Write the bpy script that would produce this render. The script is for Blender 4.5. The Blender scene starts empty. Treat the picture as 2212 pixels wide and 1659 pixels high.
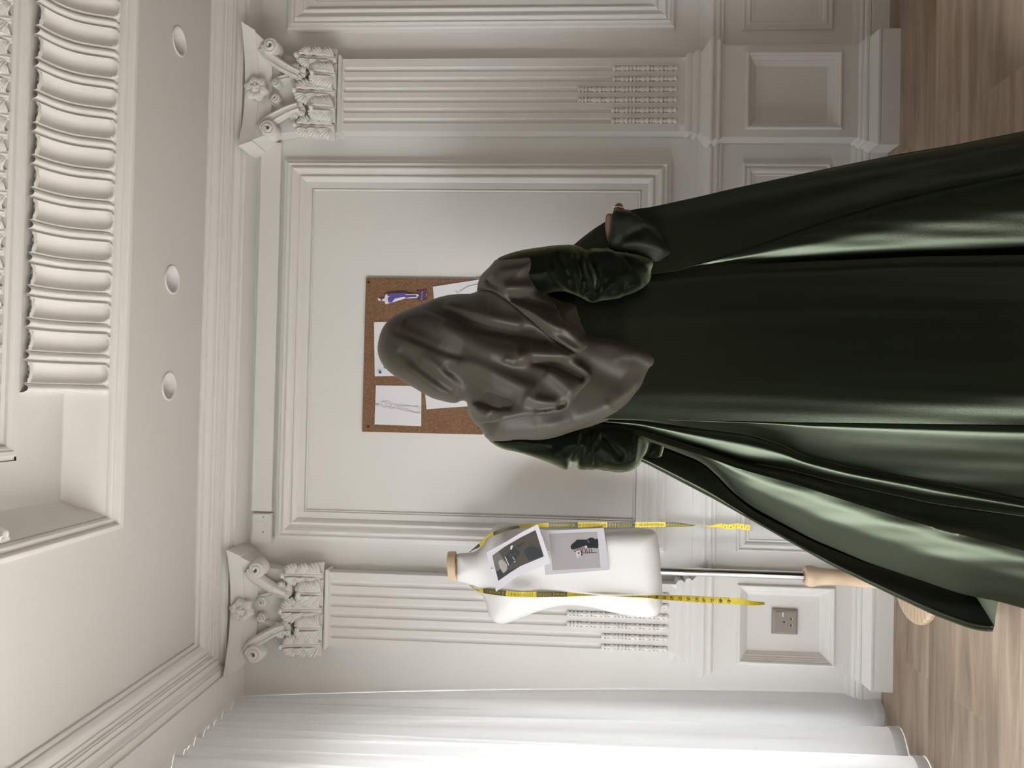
import bpy, bmesh, math, random
import numpy as np
from mathutils import Matrix, Vector
from mathutils.geometry import delaunay_2d_cdt
PI = math.pi
SC = bpy.context.scene
COL = SC.collection
rnd = random.Random(7)

# ------------------------------------------------------------------ camera
F = 1661.0
ZC = 1.1365
def _rz(a): return np.array([[math.cos(a), -math.sin(a), 0], [math.sin(a), math.cos(a), 0], [0, 0, 1]])
def _rx(a): return np.array([[1, 0, 0], [0, math.cos(a), -math.sin(a)], [0, math.sin(a), math.cos(a)]])
RU = _rz(-math.radians(1.05)) @ _rx(PI/2 + math.radians(3.38)) @ _rz(math.radians(1.17))
CAM = np.array([0, 0, ZC])
def ray(x, y):
    return RU @ np.array([(1659-y-829.5)/F, -(x-1106)/F, -1.0])
def at(x, y, Y):
    d = ray(x, y); return tuple(CAM + d*(Y/d[1]))
def at_arr(P, Y):
    """P (n,2) measured points, Y (n,) distances from the camera wall -> world points"""
    P = np.asarray(P, float); Y = np.asarray(Y, float)
    l = np.stack([(829.5-P[:, 1])/F, -(P[:, 0]-1106)/F, -np.ones(len(P))], 1)
    d = l @ RU.T
    return CAM + d*(Y/d[:, 1])[:, None]
cam = bpy.data.cameras.new('camera')
cam.sensor_fit = 'HORIZONTAL'; cam.sensor_width = 36.0; cam.lens = F/2212*36
cam.clip_start = 0.02
co = bpy.data.objects.new('camera', cam); COL.objects.link(co)
r, u, b = RU[:, 0], RU[:, 1], RU[:, 2]
co.matrix_world = Matrix(((-u[0], r[0], b[0], 0), (-u[1], r[1], b[1], 0), (-u[2], r[2], b[2], ZC), (0, 0, 0, 1)))
SC.camera = co

# ------------------------------------------------------------------ materials
def lin(c): return tuple(((v/255)/12.92 if v/255 <= 0.04045 else ((v/255+0.055)/1.055)**2.4) for v in c) + (1,)
MATS = {}
def mat(name, rgb, rough=0.5, metal=0.0, bump=0.0, bscale=60, sheen=0, sheen_rgb=(1, 1, 1), sheen_rough=0.4, var=0.0, spec=0.5, vscale=8, subs=0, aniso=0):
    m = bpy.data.materials.new(name); m.use_nodes = True
    nt = m.node_tree; p = nt.nodes['Principled BSDF']
    p.inputs['Base Color'].default_value = tuple(rgb[:3]) + (1,)
    p.inputs['Roughness'].default_value = rough; p.inputs['Metallic'].default_value = metal
    p.inputs['Specular IOR Level'].default_value = spec
    if sheen:
        p.inputs['Sheen Weight'].default_value = sheen; p.inputs['Sheen Tint'].default_value = tuple(sheen_rgb[:3]) + (1,)
        p.inputs['Sheen Roughness'].default_value = sheen_rough
    if bump or var:
        tc = nt.nodes.new('ShaderNodeTexCoord')
    if bump:
        n = nt.nodes.new('ShaderNodeTexNoise'); n.inputs['Scale'].default_value = bscale; n.inputs['Detail'].default_value = 4
        bn = nt.nodes.new('ShaderNodeBump'); bn.inputs['Strength'].default_value = bump; bn.inputs['Distance'].default_value = 0.003
        nt.links.new(tc.outputs['Object'], n.inputs['Vector']); nt.links.new(n.outputs['Fac'], bn.inputs['Height'])
        nt.links.new(bn.outputs['Normal'], p.inputs['Normal'])
    if var:
        n2 = nt.nodes.new('ShaderNodeTexNoise'); n2.inputs['Scale'].default_value = vscale; n2.inputs['Detail'].default_value = 5
        mx = nt.nodes.new('ShaderNodeMix'); mx.data_type = 'RGBA'
        mx.inputs[6].default_value = tuple(c*(1-var) for c in rgb[:3]) + (1,)
        mx.inputs[7].default_value = tuple(min(1, c*(1+var)) for c in rgb[:3]) + (1,)
        nt.links.new(tc.outputs['Object'], n2.inputs['Vector']); nt.links.new(n2.outputs['Fac'], mx.inputs[0])
        nt.links.new(mx.outputs[2], p.inputs['Base Color'])
    MATS[name] = m
    return m

WALL = mat('white_plaster', (0.81, 0.805, 0.785), 0.5, bump=0.06, bscale=90, var=0.015, vscale=1.3, spec=0.35)
CEIL = mat('ceiling_paint', (0.66, 0.65, 0.622), 0.6, bump=0.04, bscale=120, spec=0.3)
DARKROOM = mat('far_room_low_bounce', (0.15, 0.145, 0.135), 0.7)  # dark tone given to the unseen walls to cut bounced light
def velvet_mat(name, base, sheen, sigma, gloss, micro):
    """dark pile cloth: nearly black seen straight on, pale green where the pile is seen at a slant"""
    m = bpy.data.materials.new(name); m.use_nodes = True
    nt = m.node_tree; L = nt.links; N = nt.nodes.new
    for n in list(nt.nodes): nt.nodes.remove(n)
    out = N('ShaderNodeOutputMaterial'); d = N('ShaderNodeBsdfDiffuse'); d.inputs[0].default_value = base+(1,)
    sh = N('ShaderNodeBsdfSheen'); sh.distribution = 'ASHIKHMIN'; sh.inputs['Color'].default_value = tuple(c*.16 for c in sheen)+(1,); sh.inputs['Roughness'].default_value = sigma
    sh2 = N('ShaderNodeBsdfSheen'); sh2.distribution = 'MICROFIBER'; sh2.inputs['Color'].default_value = tuple(c*micro for c in sheen)+(1,); sh2.inputs['Roughness'].default_value = .36
    gl = N('ShaderNodeBsdfAnisotropic'); gl.distribution = 'BECKMANN'; gl.inputs['Color'].default_value = tuple(c*gloss for c in sheen)+(1,); gl.inputs['Roughness'].default_value = .40; ad3 = N('ShaderNodeAddShader')
    ad = N('ShaderNodeAddShader'); ad2 = N('ShaderNodeAddShader')
    tc = N('ShaderNodeTexCoord'); n = N('ShaderNodeTexNoise'); n.inputs['Scale'].default_value = 400; b = N('ShaderNodeBump'); b.inputs['Strength'].default_value = .12; b.inputs['Distance'].default_value = .002
    L.new(tc.outputs['Object'], n.inputs['Vector']); L.new(n.outputs['Fac'], b.inputs['Height'])
    for q in (d, sh, sh2, gl): L.new(b.outputs[0], q.inputs['Normal'])
    L.new(d.outputs[0], ad.inputs[0]); L.new(sh.outputs[0], ad.inputs[1]); L.new(ad.outputs[0], ad2.inputs[0]); L.new(sh2.outputs[0], ad2.inputs[1]); L.new(ad2.outputs[0], ad3.inputs[0]); L.new(gl.outputs[0], ad3.inputs[1]); L.new(ad3.outputs[0], out.inputs['Surface'])
    return m
VELVET = velvet_mat('green_velvet', (.0013, .0019, .0010), (.62, .70, .50), .30, .052, .08)
VELVET_SLEEVE = velvet_mat('green_velvet_sleeve', (.0022, .0031, .0019), (.62, .70, .46), .26, .0022, .34)
CUFFSATIN = mat('green_satin_lining', (0.0105, 0.0125, 0.0085), 0.6, sheen=0.06, sheen_rgb=(0.3, 0.34, 0.24), spec=0.12)
SCARF = mat('taupe_satin', (0.0290, 0.0245, 0.0175), 0.5, sheen=0.2, sheen_rgb=(0.5, 0.46, 0.38), sheen_rough=0.5, spec=0.22, bump=0.05, bscale=300)
SKIN = mat('skin', (0.165, 0.085, 0.060), 0.5, bump=0.05, bscale=200)
NAIL = mat('fingernail', (0.40, 0.23, 0.19), 0.3)
SILVER = mat('silver', (0.85, 0.84, 0.82), 0.18, metal=1)
FOAM = mat('white_jersey', (0.74, 0.735, 0.73), 0.75, bump=0.12, bscale=400)
CHROME = mat('chrome', (0.62, 0.63, 0.66), 0.12, metal=1)
PAPER = mat('paper', (0.80, 0.80, 0.84), 0.7)
PHOTOPAPER = mat('photo_paper', (0.62, 0.62, 0.68), 0.45)
INK = mat('pencil', (0.16, 0.16, 0.19), 0.8)
INKD = mat('dark_ink', (0.03, 0.03, 0.035), 0.8)
PURPLE = mat('purple_ink', (0.12, 0.095, 0.36), 0.7, var=0.35, vscale=120)
CARD = mat('plum_card', (0.11, 0.05, 0.11), 0.6)
CARDTXT = mat('card_lettering', (0.75, 0.72, 0.75), 0.6)
PINB = mat('blue_plastic', (0.02, 0.12, 0.38), 0.3)
PINT = mat('teal_plastic', (0.05, 0.30, 0.42), 0.3)
PINW = mat('white_plastic', (0.78, 0.78, 0.78), 0.35)
SCREW = mat('black_screw', (0.02, 0.02, 0.02), 0.5)
TAPEY = mat('yellow_tape', (0.68, 0.53, 0.035), 0.4)
TAPEK = mat('dark_tape', (0.085, 0.078, 0.04), 0.45)
SOCK = mat('taupe_socket', (0.31, 0.275, 0.25), 0.35)
SOCKD = mat('socket_slot', (0.012, 0.012, 0.012), 0.6)
PH_DARK = mat('print_black', (0.022, 0.026, 0.030), 0.4)
PH_WOOD = mat('print_brown', (0.060, 0.052, 0.045), 0.4, var=0.25, vscale=30)
PH_GREY = mat('print_grey', (0.13, 0.125, 0.125), 0.4)
PH_PALE = mat('print_pale', (0.36, 0.32, 0.31), 0.4)
PH_BACK = mat('print_backdrop', (0.42, 0.40, 0.41), 0.4, var=0.04, vscale=10)
PH_SKIN = mat('print_skin', (0.33, 0.19, 0.17), 0.4)
PH_WHITE = mat('print_white', (0.66, 0.66, 0.68), 0.4)

def wood_beech():
    m = bpy.data.materials.new('beech_wood'); m.use_nodes = True
    nt = m.node_tree; p = nt.nodes['Principled BSDF']; p.inputs['Roughness'].default_value = 0.45
    tc = nt.nodes.new('ShaderNodeTexCoord'); mp = nt.nodes.new('ShaderNodeMapping'); mp.inputs['Scale'].default_value = (9, 9, 1.6)
    n = nt.nodes.new('ShaderNodeTexWave'); n.wave_type = 'RINGS'; n.inputs['Scale'].default_value = 1.6; n.inputs['Distortion'].default_value = 5; n.inputs['Detail'].default_value = 3
    cr = nt.nodes.new('ShaderNodeValToRGB'); cr.color_ramp.elements[0].color = (0.58, 0.43, 0.29, 1); cr.color_ramp.elements[1].color = (0.70, 0.55, 0.40, 1)
    nt.links.new(tc.outputs['Object'], mp.inputs['Vector']); nt.links.new(mp.outputs[0], n.inputs['Vector'])
    nt.links.new(n.outputs['Fac'], cr.inputs[0]); nt.links.new(cr.outputs[0], p.inputs['Base Color'])
    return m
BEECH = wood_beech()

def wood_floor():
    m = bpy.data.materials.new('vinyl_plank_floor'); m.use_nodes = True
    nt = m.node_tree; L = nt.links; N = nt.nodes.new; p = nt.nodes['Principled BSDF']
    p.inputs['Roughness'].default_value = 0.42; p.inputs['Specular IOR Level'].default_value = 0.35
    tc = N('ShaderNodeTexCoord')
    br = N('ShaderNodeTexBrick'); br.inputs['Scale'].default_value = 1.0; br.inputs['Brick Width'].default_value = 1.22; br.inputs['Row Height'].default_value = 0.152
    br.inputs['Mortar Size'].default_value = 0.0008; br.offset = 0.37
    br.inputs['Color1'].default_value = (0, 0, 0, 1); br.inputs['Color2'].default_value = (1, 1, 1, 1); br.inputs['Mortar'].default_value = (0.5, 0.5, 0.5, 1)
    L.new(tc.outputs['Object'], br.inputs['Vector'])
    add = N('ShaderNodeVectorMath'); add.operation = 'MULTIPLY_ADD'; add.inputs[1].default_value = (3.1, 1.7, 9.0)
    L.new(br.outputs['Color'], add.inputs[0]); L.new(tc.outputs['Object'], add.inputs[2])
    mp = N('ShaderNodeMapping'); mp.inputs['Scale'].default_value = (1.15, 12.5, 1)
    L.new(add.outputs[0], mp.inputs['Vector'])
    n1 = N('ShaderNodeTexNoise'); n1.inputs['Scale'].default_value = 1.3; n1.inputs['Detail'].default_value = 7; n1.inputs['Roughness'].default_value = 0.62; n1.inputs['Distortion'].default_value = 0.6
    L.new(mp.outputs[0], n1.inputs['Vector'])
    mp2 = N('ShaderNodeMapping'); mp2.inputs['Scale'].default_value = (6, 150, 1); L.new(add.outputs[0], mp2.inputs['Vector'])
    n2 = N('ShaderNodeTexNoise'); n2.inputs['Scale'].default_value = 1; n2.inputs['Detail'].default_value = 3; L.new(mp2.outputs[0], n2.inputs['Vector'])
    cr = N('ShaderNodeValToRGB'); e = cr.color_ramp.elements
    e[0].position = 0.28; e[0].color = (0.175, 0.122, 0.084, 1); e[1].position = 0.72; e[1].color = (0.49, 0.375, 0.275, 1)
    k = e.new(0.5); k.color = (0.325, 0.24, 0.172, 1)
    L.new(n1.outputs['Fac'], cr.inputs[0])
    mx = N('ShaderNodeMix'); mx.data_type = 'RGBA'; mx.blend_type = 'MULTIPLY'; mx.inputs[0].default_value = 0.22
    L.new(cr.outputs[0], mx.inputs[6]); L.new(n2.outputs['Fac'], mx.inputs[7])
    hs = N('ShaderNodeHueSaturation'); hs.inputs['Saturation'].default_value = 0.9
    mr = N('ShaderNodeMapRange'); mr.inputs[3].default_value = 1.12; mr.inputs[4].default_value = 1.34
    L.new(br.outputs['Color'], mr.inputs[0]); L.new(mr.outputs[0], hs.inputs['Value']); L.new(mx.outputs[2], hs.inputs['Color'])
    L.new(hs.outputs[0], p.inputs['Base Color'])
    return m
FLOOR = wood_floor()

def cork_mat():
    m = bpy.data.materials.new('cork'); m.use_nodes = True
    nt = m.node_tree; L = nt.links; N = nt.nodes.new; p = nt.nodes['Principled BSDF']; p.inputs['Roughness'].default_value = 0.85
    tc = N('ShaderNodeTexCoord')
    v = N('ShaderNodeTexNoise'); v.inputs['Scale'].default_value = 230; v.inputs['Detail'].default_value = 3
    v2 = N('ShaderNodeTexVoronoi'); v2.inputs['Scale'].default_value = 170
    cr = N('ShaderNodeValToRGB'); e = cr.color_ramp.elements
    e[0].position = 0.30; e[0].color = (0.115, 0.055, 0.028, 1); e[1].position = 0.72; e[1].color = (0.34, 0.19, 0.105, 1)
    mx = N('ShaderNodeMix'); mx.data_type = 'RGBA'; mx.inputs[0].default_value = 0.25
    L.new(tc.outputs['Object'], v.inputs['Vector']); L.new(tc.outputs['Object'], v2.inputs['Vector'])
    L.new(v.outputs['Fac'], cr.inputs[0]); L.new(cr.outputs[0], mx.inputs[6])
    cr2 = N('ShaderNodeValToRGB'); cr2.color_ramp.elements[0].color = (0.14, 0.07, 0.035, 1); cr2.color_ramp.elements[1].color = (0.33, 0.19, 0.11, 1)
    L.new(v2.outputs['Color'], cr2.inputs[0]); L.new(cr2.outputs[0], mx.inputs[7]); L.new(mx.outputs[2], p.inputs['Base Color'])
    return m
CORK = cork_mat()

def curtain_mat():
    m = bpy.data.materials.new('sheer_curtain'); m.use_nodes = True
    nt = m.node_tree; L = nt.links; N = nt.nodes.new
    for n in list(nt.nodes): nt.nodes.remove(n)
    out = N('ShaderNodeOutputMaterial'); d = N('ShaderNodeBsdfDiffuse'); t = N('ShaderNodeBsdfTranslucent'); tr = N('ShaderNodeBsdfTransparent')
    d.inputs[0].default_value = (0.76, 0.765, 0.78, 1); t.inputs[0].default_value = (0.82, 0.82, 0.81, 1)
    m1 = N('ShaderNodeMixShader'); m1.inputs[0].default_value = 0.08; m2 = N('ShaderNodeMixShader'); m2.inputs[0].default_value = 0.03
    L.new(d.outputs[0], m1.inputs[1]); L.new(t.outputs[0], m1.inputs[2]); L.new(m1.outputs[0], m2.inputs[1]); L.new(tr.outputs[0], m2.inputs[2])
    L.new(m2.outputs[0], out.inputs['Surface'])
    return m
CURT = curtain_mat()
def glass_mat():
    m = bpy.data.materials.new('window_glass'); m.use_nodes = True
    nt = m.node_tree; L = nt.links; N = nt.nodes.new
    for n in list(nt.nodes): nt.nodes.remove(n)
    out = N('ShaderNodeOutputMaterial'); tr = N('ShaderNodeBsdfTransparent'); g = N('ShaderNodeBsdfGlossy'); g.inputs['Roughness'].default_value = 0.02
    mm = N('ShaderNodeMixShader'); mm.inputs[0].default_value = 0.06
    L.new(tr.outputs[0], mm.inputs[1]); L.new(g.outputs[0], mm.inputs[2]); L.new(mm.outputs[0], out.inputs['Surface'])
    return m
GLASS = glass_mat()

# ------------------------------------------------------------------ object helpers
def tag(o, label=None, cat=None, group=None, kind=None):
    if label: o['label'] = label
    if cat: o['category'] = cat
    if group: o['group'] = group
    if kind: o['kind'] = kind
    return o
def empty(name, loc, label=None, cat=None, group=None):
    o = bpy.data.objects.new(name, None); COL.objects.link(o); o.location = loc; o.empty_display_size = 0.05
    return tag(o, label, cat, group)
def wloc(o):
    v = Vector((0, 0, 0))
    while o is not None: v = v + o.location; o = o.parent
    return v
def mesh(name, verts, faces, mats, parent=None, smooth=False, fm=None, sharp=None, recalc=True, label=None):
    """mesh given in world coordinates, its origin put at its middle"""
    V = np.asarray(verts, float)
    c = (V.min(0)+V.max(0))/2
    if parent is not None: c = np.array(wloc(parent))
    elif True: c = np.array([c[0], c[1], V[:, 2].min()])
    me = bpy.data.meshes.new(name); me.from_pydata([tuple(v) for v in (V-c)], [], [tuple(int(i) for i in f) for f in faces])
    if not isinstance(mats, (list, tuple)): mats = [mats]
    for m_ in mats: me.materials.append(m_)
    if fm is not None:
        for p, i in zip(me.polygons, fm): p.material_index = int(i)
    if recalc:
        bm = bmesh.new(); bm.from_mesh(me); bmesh.ops.recalc_face_normals(bm, faces=bm.faces); bm.to_mesh(me); bm.free()
    if smooth:
        for p in me.polygons: p.use_smooth = True
    me.update()
    if smooth and sharp: me.set_sharp_from_angle(angle=math.radians(sharp))
    o = bpy.data.objects.new(name, me); COL.objects.link(o)
    if parent is not None: o.parent = parent
    else: o.location = c
    if label: o['label'] = label
    return o
class MB:
    def __init__(s): s.v = []; s.f = []; s.m = []
    def add(s, v, f, mi=0):
        k = len(s.v); s.v += [tuple(p) for p in v]; s.f += [tuple(i+k for i in q) for q in f]; s.m += [mi]*len(f); return s
    def box(s, a, b_, mi=0):
        x0, y0, z0 = a; x1, y1, z1 = b_
        v = [(x0, y0, z0), (x1, y0, z0), (x1, y1, z0), (x0, y1, z0), (x0, y0, z1), (x1, y0, z1), (x1, y1, z1), (x0, y1, z1)]
        return s.add(v, [(0, 3, 2, 1), (4, 5, 6, 7), (0, 1, 5, 4), (1, 2, 6, 5), (2, 3, 7, 6), (3, 0, 4, 7)], mi)
    def build(s, name, mats, parent=None, **k):
        return mesh(name, s.v, s.f, mats, parent, fm=s.m, **k)
def gridfaces(nr, nc, closed_c=False):
    f = []
    for i in range(nr-1):
        for j in range(nc-1 if not closed_c else nc):
            a = i*nc+j; b_ = i*nc+(j+1) % nc
            f.append((a, b_, b_+nc, a+nc))
    return f
def lathe(profile, c, axis='z', n=32, half=False):
    """profile [(r, h)] around an axis through c"""
    v = []; nn = n
    for r_, h in profile:
        for k in range(nn):
            a = 2*PI*k/nn
            if axis == 'z': v.append((c[0]+r_*math.cos(a), c[1]+r_*math.sin(a), c[2]+h))
            elif axis == 'y': v.append((c[0]+r_*math.cos(a), c[1]+h, c[2]+r_*math.sin(a)))
    f = gridfaces(len(profile), nn, True)
    f.append(tuple(range(nn))); f.append(tuple(range((len(profile)-1)*nn, len(profile)*nn)))
    return v, f
def sweep(path, prof, side=1):
    """open path of XY points, profile (offset, z) laid to one side, mitred; ends closed"""
    n = len(path); P = [np.array(p, float) for p in path]; offs = []
    for i in range(n):
        ds = []
        if i > 0: d = P[i]-P[i-1]; ds.append(d/np.linalg.norm(d))
        if i < n-1: d = P[i+1]-P[i]; ds.append(d/np.linalg.norm(d))
        ns = [np.array([-d[1], d[0]])*side for d in ds]
        if len(ns) == 1: offs.append(ns[0])
        else:
            m_ = ns[0]+ns[1]; m_ = m_/np.linalg.norm(m_); offs.append(m_/max(0.2, m_.dot(ns[0])))
    v = []
    for i in range(n):
        for q, z in prof:
            p = P[i]+offs[i]*q; v.append((p[0], p[1], z))
    k = len(prof); f = gridfaces(n, k)
    f.append(tuple(range(k))); f.append(tuple(range((n-1)*k, n*k)))
    return v, f
def loops_frame(x0, x1, z0, z1, Y, prof, fill=True, back=None):
    """mitred frame on a wall facing the camera: prof [(inset, height towards the room)]"""
    v = []
    for t, h in prof:
        v += [(x0+t, Y-h, z0+t), (x1-t, Y-h, z0+t), (x1-t, Y-h, z1-t), (x0+t, Y-h, z1-t)]
    f = gridfaces(len(prof), 4, True)
    if fill: k = (len(prof)-1)*4; f.append((k, k+1, k+2, k+3))
    return v, f
def tube(pts, rad, n=8):
    P = [np.array(p, float) for p in pts]; v = []
    up = np.array([0.13, 0.97, 0.2])
    for i, p in enumerate(P):
        d = P[min(i+1, len(P)-1)]-P[max(i-1, 0)]; d = d/(np.linalg.norm(d)+1e-9)
        a = np.cross(d, up); a = a/(np.linalg.norm(a)+1e-9); b_ = np.cross(d, a)
        r_ = rad[i] if isinstance(rad, (list, tuple, np.ndarray)) else rad
        for k in range(n): v.append(p+a*r_*math.cos(2*PI*k/n)+b_*r_*math.sin(2*PI*k/n))
    f = gridfaces(len(P), n, True); f.append(tuple(range(n))); f.append(tuple(range((len(P)-1)*n, len(P)*n)))
    return v, f
def smooth_poly(P, it=2, closed=True):
    P = np.asarray(P, float)
    for _ in range(it):
        if closed:
            Q = np.roll(P, -1, 0)
            P = np.stack([P*0.75+Q*0.25, P*0.25+Q*0.75], 1).reshape(-1, 2)
        else:
            Q = P[1:]; A = P[:-1]
            M = np.stack([A*0.75+Q*0.25, A*0.25+Q*0.75], 1).reshape(-1, P.shape[1])
            P = np.vstack([P[:1], M, P[-1:]])
    return P
def resample(P, step, closed=True):
    P = np.asarray(P, float)
    if closed: P = np.vstack([P, P[:1]])
    d = np.r_[0, np.cumsum(np.linalg.norm(np.diff(P, axis=0), axis=1))]
    n = max(3, int(round(d[-1]/step))); s = np.linspace(0, d[-1], n+1)
    if closed: s = s[:-1]
    return np.stack([np.interp(s, d, P[:, k]) for k in range(P.shape[1])], 1)
def seg_dist(P, poly, closed=False):
    """distance and side sign from points P (n,2) to a polyline"""
    A = np.asarray(poly, float); B = np.roll(A, -1, 0) if closed else A[1:]
    if not closed: A = A[:-1]
    best = np.full(len(P), 1e9); sg = np.zeros(len(P)); tt = np.zeros(len(P))
    for i, (a, b_) in enumerate(zip(A, B)):
        d = b_-a; L2 = d.dot(d)+1e-12
        t = np.clip(((P-a) @ d)/L2, 0, 1); q = P-(a+t[:, None]*d); r_ = np.hypot(q[:, 0], q[:, 1])
        m_ = r_ < best
        best = np.where(m_, r_, best); sg = np.where(m_, np.sign(d[0]*q[:, 1]-d[1]*q[:, 0]), sg); tt = np.where(m_, (i+t)/len(A), tt)
    return best, sg, tt
def inside(P, poly):
    x, y = P[:, 0], P[:, 1]; c = np.zeros(len(P), bool); n = len(poly); j = n-1
    for i in range(n):
        xi, yi = poly[i]; xj, yj = poly[j]
        k = ((yi > y) != (yj > y)) & (x < (xj-xi)*(y-yi)/((yj-yi)+1e-12)+xi)
        c ^= k; j = i
    return c
def tri_region(outline, step, holes=()):
    """outline + interior grid -> constrained triangulation (2D)"""
    O = np.asarray(outline, float); pts = [O]; edges = []; k = 0
    for R in [O]+[np.asarray(h, float) for h in holes]:
        if R is not O: pts.append(R)
        n = len(R); edges += [(k+i, k+(i+1) % n) for i in range(n)]; k += n
    lo, hi = O.min(0), O.max(0)
    gx = np.arange(lo[0], hi[0], step); gy = np.arange(lo[1], hi[1], step*0.87)
    G = np.array([(x+(step/2 if j % 2 else 0), y) for j, y in enumerate(gy) for x in gx]).reshape(-1, 2)
    if len(G):
        ok = inside(G, O)
        d, _, _ = seg_dist(G, O, True); ok &= d > step*0.5
        for h in holes:
            hh = np.asarray(h, float); ok &= ~inside(G, hh); d, _, _ = seg_dist(G, hh, True); ok &= d > step*0.4
        pts.append(G[ok])
    A = np.vstack(pts)
    vs, es, fs, *_ = delaunay_2d_cdt([Vector(p) for p in A], edges, [], 1 if not holes else 0, 1e-5)
    Vv = np.array([(v[0], v[1]) for v in vs]); ff = []
    for f in fs:
        cpt = Vv[list(f)].mean(0)[None]
        if not inside(cpt, O)[0]: continue
        if any(inside(cpt, np.asarray(h, float))[0] for h in holes): continue
        ff.append(tuple(f))
    return Vv, ff
def fold_height(P, folds):
    """sum of cloth folds: each (polyline, height m, width px on the left, width px on the right)"""
    h = np.zeros(len(P))
    for fo in folds:
        poly, a, wl, wr = fo[:4]
        d, s, t = seg_dist(P, smooth_poly(poly, 2, False))
        w = np.where(s > 0, wl, wr); tap = np.clip(np.minimum(t, 1-t)*5+0.25, 0, 1)
        h += a*tap*np.exp(-(d/w)**2)
    return h
def blob(name, outline, Y0, T, R, mats, parent, folds=(), step=7, Tb=None, extra=None, smooth_it=2, label=None, depthY=None, lip=0.0):
    """closed padded cloth / foam body from a measured outline: outline px, own distance Y0, thickness T, roll-off radius R (m)"""
    O = resample(smooth_poly(outline, smooth_it), step*0.8)
    V, f = tri_region(O, step)
    d, _, _ = seg_dist(V, O, True); D = d*Y0/F
    y0 = np.full(len(V), Y0) if depthY is None else np.array([depthY(x, y) for x, y in V])
    s = np.sqrt(np.clip(1-(1-np.clip(D/R, 0, 1))**2, 0, 1))
    edge = np.clip(D/0.012, 0, 1)
    hf = T*s + edge*fold_height(V, folds)
    if extra is not None: hf = hf + edge*extra(V)
    hb = (T if Tb is None else Tb)*s
    W1 = at_arr(V, y0-hf-lip)
    W2 = at_arr(V, y0) + np.stack([np.zeros(len(V)), np.maximum(hb, 1e-4), np.zeros(len(V))], 1)
    n = len(V)
    bd = d < 1e-3
    idx = np.where(bd, np.arange(n), np.arange(n)+n)
    if lip: idx = np.arange(n)+n
    faces = [tuple(q) for q in f]+[tuple(idx[list(q)][::-1]) for q in f]
    if lip:
        bi = [i for i in range(len(O))]
        faces += [(i, (i+1) % len(O), (i+1) % len(O)+n, i+n) for i in bi]
    allv = np.vstack([W1, W2]); used = sorted(set(i for q in faces for i in q)); mp = {k: i for i, k in enumerate(used)}
    o = mesh(name, allv[used], [tuple(mp[i] for i in q) for q in faces], mats, parent, smooth=True, label=label)
    return o, (V, hf, y0)
def copy_tree(o, parent=None):
    c = o.copy(); COL.objects.link(c)
    if parent is not None: c.parent = parent
    for ch in list(o.children): copy_tree(ch, c)
    return c
def text_tris(s, size=1.0):
    cu = bpy.data.curves.new('t', 'FONT'); cu.body = s; cu.size = size; cu.align_x = 'CENTER'; cu.align_y = 'CENTER'; cu.resolution_u = 3
    ob = bpy.data.objects.new('t', cu); me = ob.to_mesh()
    V = np.array([v.co[:2] for v in me.vertices]); f = [tuple(p.vertices) for p in me.polygons]
    ob.to_mesh_clear(); bpy.data.objects.remove(ob); bpy.data.curves.remove(cu)
    return V, f

# ------------------------------------------------------------------ room shell
YW, XL, XR, YF, ZT = 2.76, -1.30, 3.0, -2.2, 2.349
def struct(name, v, f, m, **k):
    return tag(mesh(name, v, f, m, **k), kind='structure')
m_ = MB().box((XL-.2, YF-.2, -.1), (XR+.2, YW+.2, 0)); struct('floor', m_.v, m_.f, FLOOR)
m_ = MB().box((XL-.2, YW, 0), (XR+.2, YW+.15, 2.75)); struct('wall_back', m_.v, m_.f, WALL)
m_ = MB().box((XR, YF-.2, 0), (XR+.15, YW, 2.75)); struct('wall_right', m_.v, m_.f, DARKROOM)
m_ = MB().box((XL-.2, YF-.15, 0), (XR, YF, 2.75)); struct('wall_front', m_.v, m_.f, DARKROOM)
WY0, WY1, WZ0, WZ1 = .05, 2.48, 0.14, 1.93
m_ = MB()
m_.box((XL-.2, YF, 0), (XL, WY0, 2.75)).box((XL-.2, WY1, 0), (XL, YW, 2.75))
m_.box((XL-.2, WY0, 0), (XL, WY1, WZ0)).box((XL-.2, WY0, WZ1), (XL, WY1, 2.75)); struct('wall_left', m_.v, m_.f, WALL)
# window in the left wall, behind the curtain
m_ = MB(); fw = .05
for a, b_ in (((WY0, WZ0), (WY0+fw, WZ1)), ((WY1-fw, WZ0), (WY1, WZ1)), ((WY0+fw, WZ0), (WY1-fw, WZ0+fw)), ((WY0+fw, WZ1-fw), (WY1-fw, WZ1)), (((WY0+WY1)/2-.025, WZ0+fw), ((WY0+WY1)/2+.025, WZ1-fw))):
    m_.box((XL-.12, a[0], a[1]), (XL-.06, b_[0], b_[1]))
w_ = tag(m_.build('window_1', PINW), kind='structure')
for y0, y1 in ((WY0+fw, (WY0+WY1)/2-.025), ((WY0+WY1)/2+.025, WY1-fw)):
    m_ = MB().box((XL-.094, y0, WZ0+fw), (XL-.088, y1, WZ1-fw)); o = m_.build('pane', GLASS, w_)
# pelmet block over the curtain
m_ = MB().box((XL, YF, 2.254), (-1.065, YW, 2.36)); struct('trim_1', m_.v, m_.f, WALL)
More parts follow.
